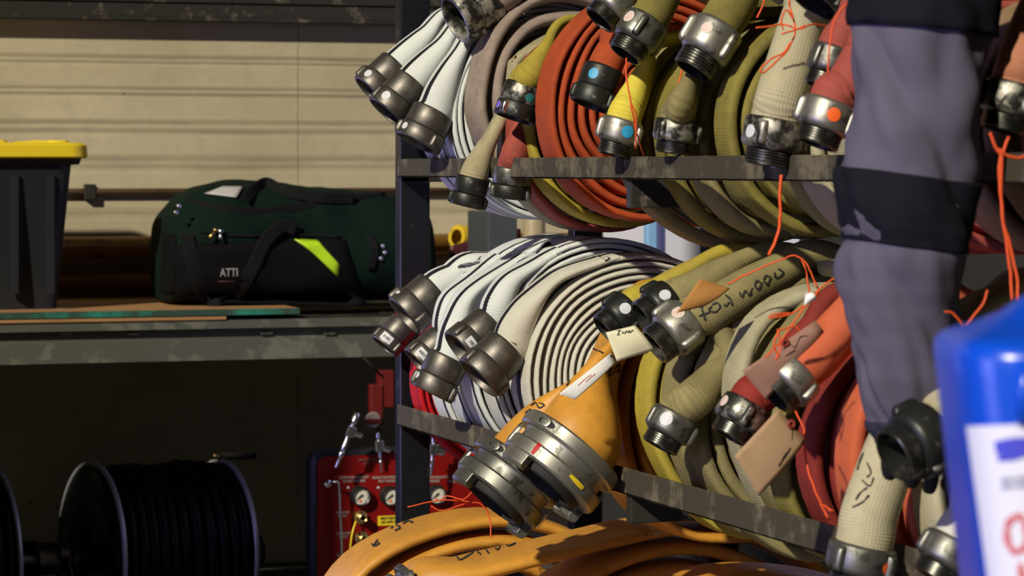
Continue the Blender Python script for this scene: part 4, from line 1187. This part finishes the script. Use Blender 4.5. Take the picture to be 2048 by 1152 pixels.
GI = plain('faint_red_print', (0.6,0.25,0.2), .8, bmp=0)
tagsheet('cream paper tag with handwritten word hanging from the small black couplings', [(1212,665),(1270,651),(1309,700),(1234,723)], -1.60, PAPER,
   [([[(1234,662),(1242,661)],[(1238,662),(1236,669)],[(1233,670),(1239,669)],[(1244,668),(1246,664),(1249,667),(1252,662),(1255,666),(1258,661),(1260,666),(1264,661),(1267,662)]], 1.6, INK)])
tagsheet('narrow white paper tag lifting off the golden hose', [(1222,706),(1232,724),(1150,799),(1118,788)], -1.36, WPAPER,
   [([[(1155,772),(1168,760),(1182,750)],[(1170,765),(1190,748)]], 1.2, GI), ([[(1220,713),(1224,712)]], 4, INK)], yo=(0,0,.03,.03))
tagsheet('dull orange card tag sticking up between the yellow hose ends', [(1400,557),(1460,577),(1410,612),(1353,626)], -1.70, DKRAFT)
tagsheet('long pinkish brown card tag pinned behind the salmon hose end', [(1485,742),(1630,641),(1648,668),(1533,800)], -2.04, PKRAFT,
   [([[(1565,700),(1580,690),(1590,695),(1600,675),(1615,672)],[(1570,712),(1590,700)]], 1.6, INK)], grommet=(1571,686))
tagsheet('kraft card tag hanging low in front of the dark red hose', [(1556,818),(1612,882),(1518,992),(1469,912)], -2.14, KRAFT,
   [([[(1580,895),(1568,915),(1556,932)],[(1572,905),(1563,920)]], 2.6, INK), ([[(1584,860),(1583,880)]], 1.2, INK)], grommet=(1583,848))
tagsheet('small white paper scrap behind the twine on the khaki rolls', [(1611,588),(1624,584),(1632,598),(1608,612)], -2.2, WPAPER)

# ------------------------------------------------------------------ orange twine
def twine(label, segs, r=.0013):
    root = None
    n = 0
    A0 = segs[0][0]
    root = thing('orange_twine', label, 'twine', atY(A0[0], A0[1], A0[2]))
    for st in segs:
        pp = catmull([atY(*q) for q in st], 8)
        for i, p in enumerate(pp): pp[i] = p+V((noise.noise(p*60), 0, noise.noise(p*60+V((9,9,9)))))*.0015
        mb = MB(); mb.tube(pp, r, 6); mb.build('strand', TWINE, root)
    return root
y = -1.97
twine('orange twine bow tied around the thick cream hose end', [
  [(1512,57,y),(1545,52,y),(1568,49,y),(1600,58,y-.03),(1628,48,y-.02),(1662,54,y)],
  [(1578,0,y),(1582,20,y),(1590,50,y-.02),(1588,75,y-.02),(1572,105,y-.02),(1548,128,y-.02),(1528,146,y-.02),(1522,138,y-.02),(1540,120,y-.02),(1565,108,y-.02),(1582,85,y-.02)],
  [(1588,40,y-.03),(1572,20,y-.03),(1563,38,y-.03),(1566,60,y-.03)], [(1564,68,y-.03),(1590,60,y-.03),(1610,52,y-.03)]])
twine('orange twine loose over the coupling with white sticker at upper right', [[(1702,0,-2.3),(1675,28,-2.3),(1662,70,-2.3),(1658,110,-2.3),(1655,150,-2.3)]])
twine('orange twine hanging down beside the bright yellow hose end', [[(1253,115,-1.42),(1253,150,-1.42),(1262,205,-1.43),(1272,260,-1.42),(1288,312,-1.38)], [(1262,205,-1.43),(1272,230,-1.43),(1272,298,-1.42)]])
twine('orange twine short piece above the silver coupling with red sticker', [[(1358,75,-1.5),(1366,88,-1.5),(1366,130,-1.5),(1355,170,-1.5)]])
twine('orange twine short piece near the top between khaki rolls', [[(1530,-5,-1.78),(1522,20,-1.78),(1514,36,-1.78)]])
y = -1.99
twine('orange twine hanging from the upper rail down to the lettered hose', [[(1563,350,y),(1560,390,y),(1560,440,y),(1552,480,y),(1538,510,y-.0)]], r=.0022)
twine('orange twine draped across the lettered olive hose end', [[(1455,568,-1.70),(1500,545,-1.72),(1560,520,-1.75),(1592,512,-1.78),(1608,530,-1.8),(1615,560,-1.8),(1622,595,-1.85)], [(1592,512,-1.78),(1612,525,-1.82),(1630,565,-1.9),(1642,588,-1.9)]])
y = -2.12
twine('orange twine tangle above the salmon hose end', [
  [(1682,552,y),(1650,568,y),(1625,595,y),(1600,618,y),(1575,630,y),(1538,636,y)], [(1640,580,y),(1610,615,y),(1580,655,y),(1555,690,y),(1530,715,y)],
  [(1555,660,y-.02),(1590,652,y-.02),(1600,660,y-.02)], [(1556,662,y-.02),(1562,690,y-.02),(1552,720,y-.02)], [(1560,660,y-.02),(1548,690,y-.02),(1560,715,y-.02)], [(1538,636,y),(1548,628,y),(1580,626,y)], [(1688,602,y),(1700,592,y)]])
twine('orange twine running down beside the kraft tag to the lower rail', [[(1590,822,-2.1),(1608,860,-2.12),(1612,920,-2.12),(1632,985,-2.15),(1652,1028,-2.2),(1660,1040,-2.2)], [(1645,1010,-2.2),(1660,1020,-2.22),(1668,1022,-2.22)]])
twine('orange twine hanging at the right edge from the dark X coupling', [[(1980,265,-2.62),(1990,290,-2.62),(2003,308,-2.62),(2018,272,-2.62)], [(2003,300,-2.62),(1998,340,-2.62),(2002,400,-2.62),(2010,470,-2.62),(2020,540,-2.62),(2024,600,-2.62)], [(2003,300,-2.62),(2003,420,-2.62),(2022,500,-2.62),(2034,560,-2.62),(2036,600,-2.62)], [(1998,300,-2.62),(2015,312,-2.62),(2035,316,-2.62),(2060,306,-2.62)]], r=.0018)
twine('orange twine around the khaki hose right of the sleeve', [[(1888,624,-2.6),(1905,626,-2.6),(1918,640,-2.6),(1925,652,-2.6)], [(1975,580,-2.6),(1965,610,-2.6),(1945,635,-2.6),(1930,650,-2.6)]])
twine('pinkish twine lying on the golden hose roll at the bottom', [[(815,1014,-.62),(860,1003,-.62),(900,1000,-.62),(935,1003,-.62),(965,1010,-.62),(978,1035,-.62),(983,1075,-.64)], [(880,1003,-.62),(895,992,-.62),(925,998,-.63),(945,985,-.63),(950,978,-.63)], [(862,1012,-.63),(885,1020,-.63),(930,1008,-.63)]])

# ------------------------------------------------------------------ handwriting on hoses
FJ = faywood
ink([FJ], [[(1398,632),(1420,624)],[(1404,618),(1411,640)],[(1398,612),(1406,616)],  # F
  [(1424,612),(1418,620),(1430,624),(1440,614),(1434,606),(1424,610)],                  # A
  [(1447,608),(1452,612),(1458,604)],[(1450,590),(1460,598),(1464,610)],                 # Y
  [(1478,584),(1484,594),(1490,582),(1498,590),(1504,576)],                              # W
  [(1508,572),(1516,578),(1522,568),(1514,562),(1508,570)],
  [(1526,562),(1534,568),(1540,556),(1532,552),(1526,560)],
  [(1548,545),(1552,556),(1566,546),(1556,538)]], 3.6, parent=r15)
ink([gold], [[(1168,728),(1150,742),(1138,760),(1130,752)], [(1140,740),(1152,726),(1166,728)]], 3, parent=groot)
ink([gold], [[(1128,768),(1140,762),(1134,772)], [(1048,832),(1058,838),(1052,826),(1062,818)], [(1036,852),(1044,846)], [(1062,812),(1072,806),(1078,816),(1088,810),(1078,806)], [(1210,748),(1222,738),(1216,752),(1232,742)], [(1228,738),(1240,728),(1236,745),(1250,732)], [(1178,692),(1192,700),(1206,706)]], 2.6, parent=groot)
ink([g1j], [[(742,1088),(752,1092),(760,1086)], [(746,1094),(756,1080)], [(782,1058),(790,1050),(800,1056),(790,1062)], [(806,1048),(816,1042),(826,1046)], [(786,1046),(798,1040)]], 3.4, parent=g1)
ink([g2j], [[(912,1112),(920,1120),(936,1112),(946,1104),(938,1098)], [(950,1100),(962,1110)], [(966,1092),(978,1108)], [(984,1090),(996,1100),(1004,1086),(1018,1092),(1040,1082)]], 2.8, parent=g2)
ink([g3j], [[(1090,1148),(1104,1134),(1120,1136),(1112,1146),(1128,1138),(1142,1130),(1156,1134),(1146,1146)]], 3, parent=g3)
ink([cream_low], [[(1728,905),(1720,925),(1716,940)], [(1724,960),(1740,972),(1748,955)], [(1712,1000),(1722,985),(1735,975)], [(1705,1015),(1726,1004),(1738,990)], [(1735,925),(1742,945),(1734,955)]], 3, parent=r23)
cp = COUP['pinkish tan hose end hanging at the right edge, dark coupling marked with an X'][0]
ink([cp], [[(1988,192),(2003,206),(2018,216)], [(2012,190),(2002,206),(1990,220)]], 4, 'marker_cross', cp)
cp = COUP['wide golden rubber hose with two large silver ring couplings in front'][0]
ink([cp], [[(1028,872),(1042,880),(1060,886)], [(1048,866),(1040,884),(1034,896)]], 3, 'marker_cross', cp)
ink([cp]+list(cp.children), [[(1064,908),(1080,888)]], 7, 'red_mark', cp, plain('red_mark_paint', (.5,.01,.01), .4, bmp=0))
ink([cp]+list(cp.children), [[(1140,950),(1165,977)]], 8, 'yellow_mark', cp, YELP)


# ------------------------------------------------------------------ the person reaching in from the right
def oc(X, D, z): 
    p = CAM+RT*X+FW*D; p.z = z; return p
def skinmesh(name, nodes, edges, root_i, material, parent, sub=2):
    me = bpy.data.meshes.new(name)
    off = WORLD[parent.name]
    me.from_pydata([tuple(V(p)-off) for p, r in nodes], edges, [])
    o = bpy.data.objects.new(name, me); C.objects.link(o); o.parent = parent
    WORLD[o.name] = off
    md = o.modifiers.new('skin', 'SKIN'); md.use_smooth_shade = True
    o.modifiers.new('sub', 'SUBSURF').levels = sub; o.modifiers['sub'].render_levels = sub
    for i, (p, r) in enumerate(nodes):
        sv = me.skin_vertices[0].data[i]
        sv.radius = r if isinstance(r, tuple) else (r, r)
        sv.use_root = (i == root_i)
    me.materials.append(material)
    return o
SKIN = plain('skin', (0.45,0.25,0.17), .55, var=.05)
NAVY = plain('navy_work_cloth', (0.030,0.032,0.055), .8, var=.3, sc=14, bmp=.4, spec=.15)
GREYN = plain('grey_blue_sleeve_cloth', (0.125,0.115,0.165), .85, var=.35, sc=9, bmp=.5, spec=.1)
DKN = plain('near_black_cloth', (0.010,0.010,0.016), .85, var=.2, spec=.1)
GLV = plain('black_work_glove', (0.012,0.012,0.014), .7, var=.2)
person = thing('person', 'person in grey blue work sleeve and dark gloves reaching down to a hose coupling', 'person', oc(.98, 2.9, 0))
DA = 3.27
sh = atD(1852, -190, DA); el = atD(1812, 420, DA); wr = atD(1822, 830, DA+.04)
J = {}
nodes = [(oc(.98,2.930,.98), (.15,.12)), (oc(.90,2.930,1.13), (.135,.115)), (oc(.78,2.950,1.33), (.15,.12)), (oc(.69,2.970,1.50), (.065,.065)), (oc(.64,3.070,1.60), (.075,.08)), (oc(.60,3.080,1.70), (.075,.085)), (oc(.58,3.085,1.77), (.05,.055)),
  (sh, .055), (el, .042), (wr, .028),                                    # 7 8 9 visible arm
  (oc(.92,2.850,1.43), .055), (oc(1.08,2.780,1.16), .042), (oc(1.0,2.830,.95), .028),  # 10-12 other arm
  (oc(.90,2.950,.86), .085), (oc(.93,2.890,.50), .060), (oc(.97,2.970,.09), .042), (oc(.82,2.930,.05), (.04,.025)),
  (oc(1.07,2.910,.86), .085), (oc(1.10,2.830,.50), .060), (oc(1.16,2.930,.09), .042), (oc(1.02,2.870,.05), (.04,.025)), (oc(.66,3.070,1.42), .06)]
edges = [(0,1),(1,2),(2,3),(3,4),(4,5),(5,6),(2,21),(21,7),(7,8),(8,9),(2,10),(10,11),(11,12),(0,13),(13,14),(14,15),(15,16),(0,17),(17,18),(18,19),(19,20)]
skinmesh('body', nodes, edges, 0, SKIN, person)
cl = [(p, (r[0]*1.14, r[1]*1.16) if isinstance(r, tuple) else r*1.3) for p, r in nodes]
jn = [cl[i] for i in (0, 1, 2, 21, 7, 10, 11, 12)]
jn[4] = (sh, .075)
skinmesh('jacket', jn, [(0,1),(1,2),(2,3),(3,4),(2,5),(5,6),(6,7)], 0, NAVY, person)
tn = [cl[i] for i in (0, 13, 14, 15, 17, 18, 19)]
skinmesh('trousers', tn, [(0,1),(1,2),(2,3),(0,4),(4,5),(5,6)], 0, DKN, person)
for a, b_ in ((15, 16), (19, 20)):
    skinmesh('boot', [(nodes[a][0]+V((0,0,.05)), .055), (nodes[a][0]-V((0,0,.02)), .05), (nodes[b_][0]+V((0,0,-.005)), (.045,.038))], [(0,1),(1,2)], 0, DKN, person, 1)
# head details (above the frame)
hc = nodes[4][0]*.5+nodes[5][0]*.5
fd = (V((-1.0, .35, -.3))).normalized()
mb = MB(); mb.lathe([(-.02,0),(-.015,.02),(0,.03),(.02,.02),(.028,0)], hc+fd*.085+V((0,0,-.005)), fd, 12); mb.build('nose', SKIN, person)
for k in (-1, 1):
    s_ = fd.cross(V((0,0,1))).normalized()*k
    mb = MB(); mb.lathe([(-.012,0),(-.008,.009),(0,.012),(.008,.009),(.012,0)], hc+fd*.078+s_*.032+V((0,0,.025)), fd, 12); mb.build('eye', plain('eye_white', (.8,.8,.8), .2, bmp=0), person)
    mb = MB(); mb.lathe([(-.006,0),(-.006,.03),(.006,.032),(.006,0)], hc+s_*.083, s_, 14); mb.build('ear', SKIN, person)
mb = MB(); mb.tube([hc+fd*.086-V((0,0,.045))-fd.cross(V((0,0,1)))*.022, hc+fd*.09-V((0,0,.047)), hc+fd*.086-V((0,0,.045))+fd.cross(V((0,0,1)))*.022], [.003,.006,.003], 8); mb.build('mouth', plain('lips', (.4,.15,.12), .5, bmp=0), person)
skinmesh('hair', [(hc+V((0,0,.05))-fd*.03, .095), (hc+V((0,0,.10))-fd*.01, .075), (hc-fd*.07-V((0,0,.02)), .07)], [(0,1),(0,2)], 0, plain('dark_hair', (.03,.02,.012), .7), person, 2)
# the visible sleeve: cloth tube with folds
outl = [(-230,1768,1950), (-100,1742,1975), (0,1722,1988), (60,1712,1982), (110,1708,1972), (170,1706,1966), (230,1702,1962), (290,1697,1956), (335,1690,1950), (365,1684,1944), (400,1680,1940), (450,1682,1936), (485,1690,1930), (505,1680,1932), (530,1676,1930), (570,1680,1926), (620,1692,1920), (680,1706,1916), (740,1716,1908), (800,1726,1900), (850,1738,1896), (880,1752,1890)]
def outline(py):
    for i in range(len(outl)-1):
        if outl[i+1][0] >= py:
            a = (py-outl[i][0])/(outl[i+1][0]-outl[i][0]); a = a*a*(3-2*a)
            return outl[i][1]*(1-a)+outl[i+1][1]*a, outl[i][2]*(1-a)+outl[i+1][2]*a
    return outl[-1][1:]
def sleeve(name, py0, py1, material, grow=0.0, n=70, tilt=0.0):
    rings = []
    m = 64
    for i in range(n+1):
        py = py0+(py1-py0)*i/n
        xl, xr = outline(py); D = DA+(.04*max(0, py-420)/430)
        c = atD((xl+xr)/2, py, D); a = (xr-xl)/2/FP*D+grow; b_ = a*.82
        r = []
        for j in range(m):
            th = 2*PI*j/m
            nx, ny = math.cos(th), math.sin(th)
            zk = c.z*7
            f = noise.noise(V((nx*1.1, ny*1.1, zk*1.6)))*.010+noise.noise(V((nx*2.2+3, ny*2.2, zk*3.0+nx*2)))*.007
            f += -.006*math.exp(-((math.sin(th*1.5+zk*2.2))/.25)**2)
            p = c+RT*(nx*(a+f))+FW*(ny*(b_+f))
            p.z += tilt*nx
            r.append(p)
        rings.append(r)
    mb = MB(); loft(mb, rings, caps=False)
    return mb.build(name, material, person, solid=.003)
sleeve('sleeve', 40, 855, GREYN)
sleeve('upper_sleeve', -230, 62, DKN, .006, 20, -.008)
sleeve('elbow_patch', 350, 492, DKN, .003, 20, -.010)
sleeve('cuff', 842, 884, NAVY, .003, 8)
# gloved hand closing on the dark coupling
hd = atD(1838, 895, DA+.06)
palm0 = atD(1850, 862, DA+.05); palm1 = atD(1886, 892, DA+.085)
gl = [(palm0, (.028,.022)), (palm0.lerp(palm1, .5), (.040,.020)), (palm1, (.044,.018))]
ed = [(0,1),(1,2)]
dx = RT*.9+V((0,0,.25)); dn = V((0,0,-1)); fwv = FW
for k, (o_, L_) in enumerate(((-.032,.068), (-.011,.078), (.011,.074), (.031,.060))):
    b0 = palm1+RT*o_+V((0,0,-.002))
    p1_ = b0+V((0,0,-.45*L_))+FW*.012
    p2_ = p1_+V((0,0,-.22*L_))+FW*.022
    p3_ = p2_+V((0,0,.05*L_))+FW*.018
    i = len(gl); gl += [(b0, .0105), (p1_, .0098), (p2_, .0092), (p3_, .0082)]
    ed += [(2, i), (i, i+1), (i+1, i+2), (i+2, i+3)]
i = len(gl); tb = palm0.lerp(palm1, .45)
gl += [(tb+RT*-.034+FW*.006, .0125), (tb+RT*-.050+FW*.022+V((0,0,-.03)), .011), (tb+RT*-.044+FW*.042+V((0,0,-.052)), .0095)]
ed += [(1, i), (i, i+1), (i+1, i+2)]
skinmesh('glove', gl, ed, 0, GLV, person, 2)

# ------------------------------------------------------------------ blue jug close to the camera, on a bench
BLU = plain('blue_plastic', (0.004,0.075,0.62), .28, var=.03, bmp=0, spec=.6)
DJ = 1.95
kj = FP/(DJ+.11)
fj = (-FW); 
jc = CAM+RT*((2200-1024)/kj)+FW*(DJ+.11); jc.z = 0
zs = lambda py: EYE+(HOR-py)/kj
BZ = zs(1500)
root = thing('blue_jug', 'large blue plastic jug with white label at the lower right edge', 'jug', V((jc.x, jc.y, BZ)))
def sq(c, ax_, ay_, z, e=.42, n=72):
    out = []
    for j in range(n):
        a = 2*PI*j/n; cx, cy = math.cos(a), math.sin(a)
        out.append(V((c.x, c.y, z))+RT*(math.copysign(abs(cx)**e, cx)*ax_)+FW*(math.copysign(abs(cy)**e, cy)*ay_))
    return out
hw = lambda py: ((2200-1884)-max(0, (py-690))*.118)/kj
mb = MB()
R_ = [sq(jc, hw(1500)*.94, .095, BZ)]
for py in (1490, 1400, 1250, 1152, 1000, 900, 800, 740, 705): R_.append(sq(jc, hw(py), .105, zs(py)))
R_ += [sq(jc, hw(690)*.985, .103, zs(686)), sq(jc, hw(690)*.95, .098, zs(672)), sq(jc, hw(690)*.88, .09, zs(662)), sq(jc, hw(690)*.80, .082, zs(652), .6), sq(jc, hw(690)*.62, .066, zs(625), .8), sq(jc, hw(690)*.52, .056, zs(600), 1), sq(jc, hw(690)*.44, .048, zs(585), 1), sq(jc, hw(690)*.30, .035, zs(578), 1)]
loft(mb, R_)
jb = mb.build('body', BLU, root, auto=60)
mb = MB(); mb.tube([jc+V((0,0,zs(590))), jc+V((0,0,zs(545)))], .034, 32); mb.build('cap', plain('white_cap', (.7,.7,.75), .4, bmp=0), root, auto=30)
mb = MB(); xo = RT*((1998-2200)/kj); mb.tube([V((jc.x, jc.y, zs(700)))+xo-FW*.103, V((jc.x, jc.y, zs(820)))+xo-FW*.105], .006, 12); mb.build('rib', BLU, root)
# label wraps the front face
jbv = BVH(jb)
def onjug(px, py, l=.0008):
    h = hit(jbv, px, py); 
    return (h[0]+h[1]*l) if h else None
def jpatch(name, q, material, l):
    l = .0014
    tl, tr, br, bl = [V((*c, 0)) for c in q]; rows = []
    for i in range(24):
        row = []
        for j in range(60):
            a, c = i/23, j/59
            p = (tl*(1-c)+tr*c)*(1-a)+(bl*(1-c)+br*c)*a
            row.append(onjug(p.x, p.y, l))
        if any(x is None for x in row): continue
        rows.append(row)
    mb = MB(); mb.grid(rows); return mb.build(name, material, root)
jpatch('label', [(1936,852),(2290,838),(2290,1380),(2010,1380)], plain('label_white', (.72,.74,.86), .5, bmp=0, var=.02), .0008)
LB = plain('label_blue', (0.06,0.07,0.62), .5, bmp=0)
ink([jb], [[(1992,888),(2060,882),(2150,880)], [(1994,900),(2060,896),(2150,892)], [(1998,916),(2040,908),(2070,905)]], 16, 'label_swoosh', root, LB, .0022)
LR = plain('label_red', (0.62,0.16,0.18), .5, bmp=0)
ink([jb], [[(2030,1032),(2018,1050),(2018,1080),(2028,1100),(2045,1100),(2055,1080),(2052,1050),(2040,1032),(2028,1034)], [(2042,1125),(2046,1160),(2048,1200)], [(2090,1030),(2094,1100)]], 13, 'label_lettering', root, LR, .0022)
ink([jb], [[(2004,960),(2020,958),(2060,955)], [(2006,974),(2020,972),(2060,969)]], 9, 'label_small_print', root, plain('label_grey', (.36,.37,.5), .5, bmp=0), .0022)
root = thing('work_bench', 'bench below the frame carrying the blue jug', 'bench', V((jc.x, jc.y, 0)))
GB = plain('bench_grey', (.12,.12,.12), .6)
def obox(mb, c, a, b_, z0, z1):
    n = len(mb.v)
    for z in (z0, z1):
        for i, j in ((-1,-1),(1,-1),(1,1),(-1,1)):
            p = c+RT*(a*i)+FW*(b_*j); mb.v.append(V((p.x, p.y, z)))
    for q in ((0,3,2,1),(4,5,6,7),(0,1,5,4),(1,2,6,5),(2,3,7,6),(3,0,4,7)): mb.face([n+i for i in q])
bc = jc+RT*.16
mb = MB(); obox(mb, bc, .34, .2, BZ-.04, BZ-.0005); mb.build('bench_top', GB, root, smooth=False, bevel=.004)
for i in (-1, 1):
    for j in (-1, 1):
        mb = MB(); obox(mb, bc+RT*(.30*i)+FW*(.16*j), .025, .025, 0, BZ-.04); mb.build('leg', GB, root, smooth=False)
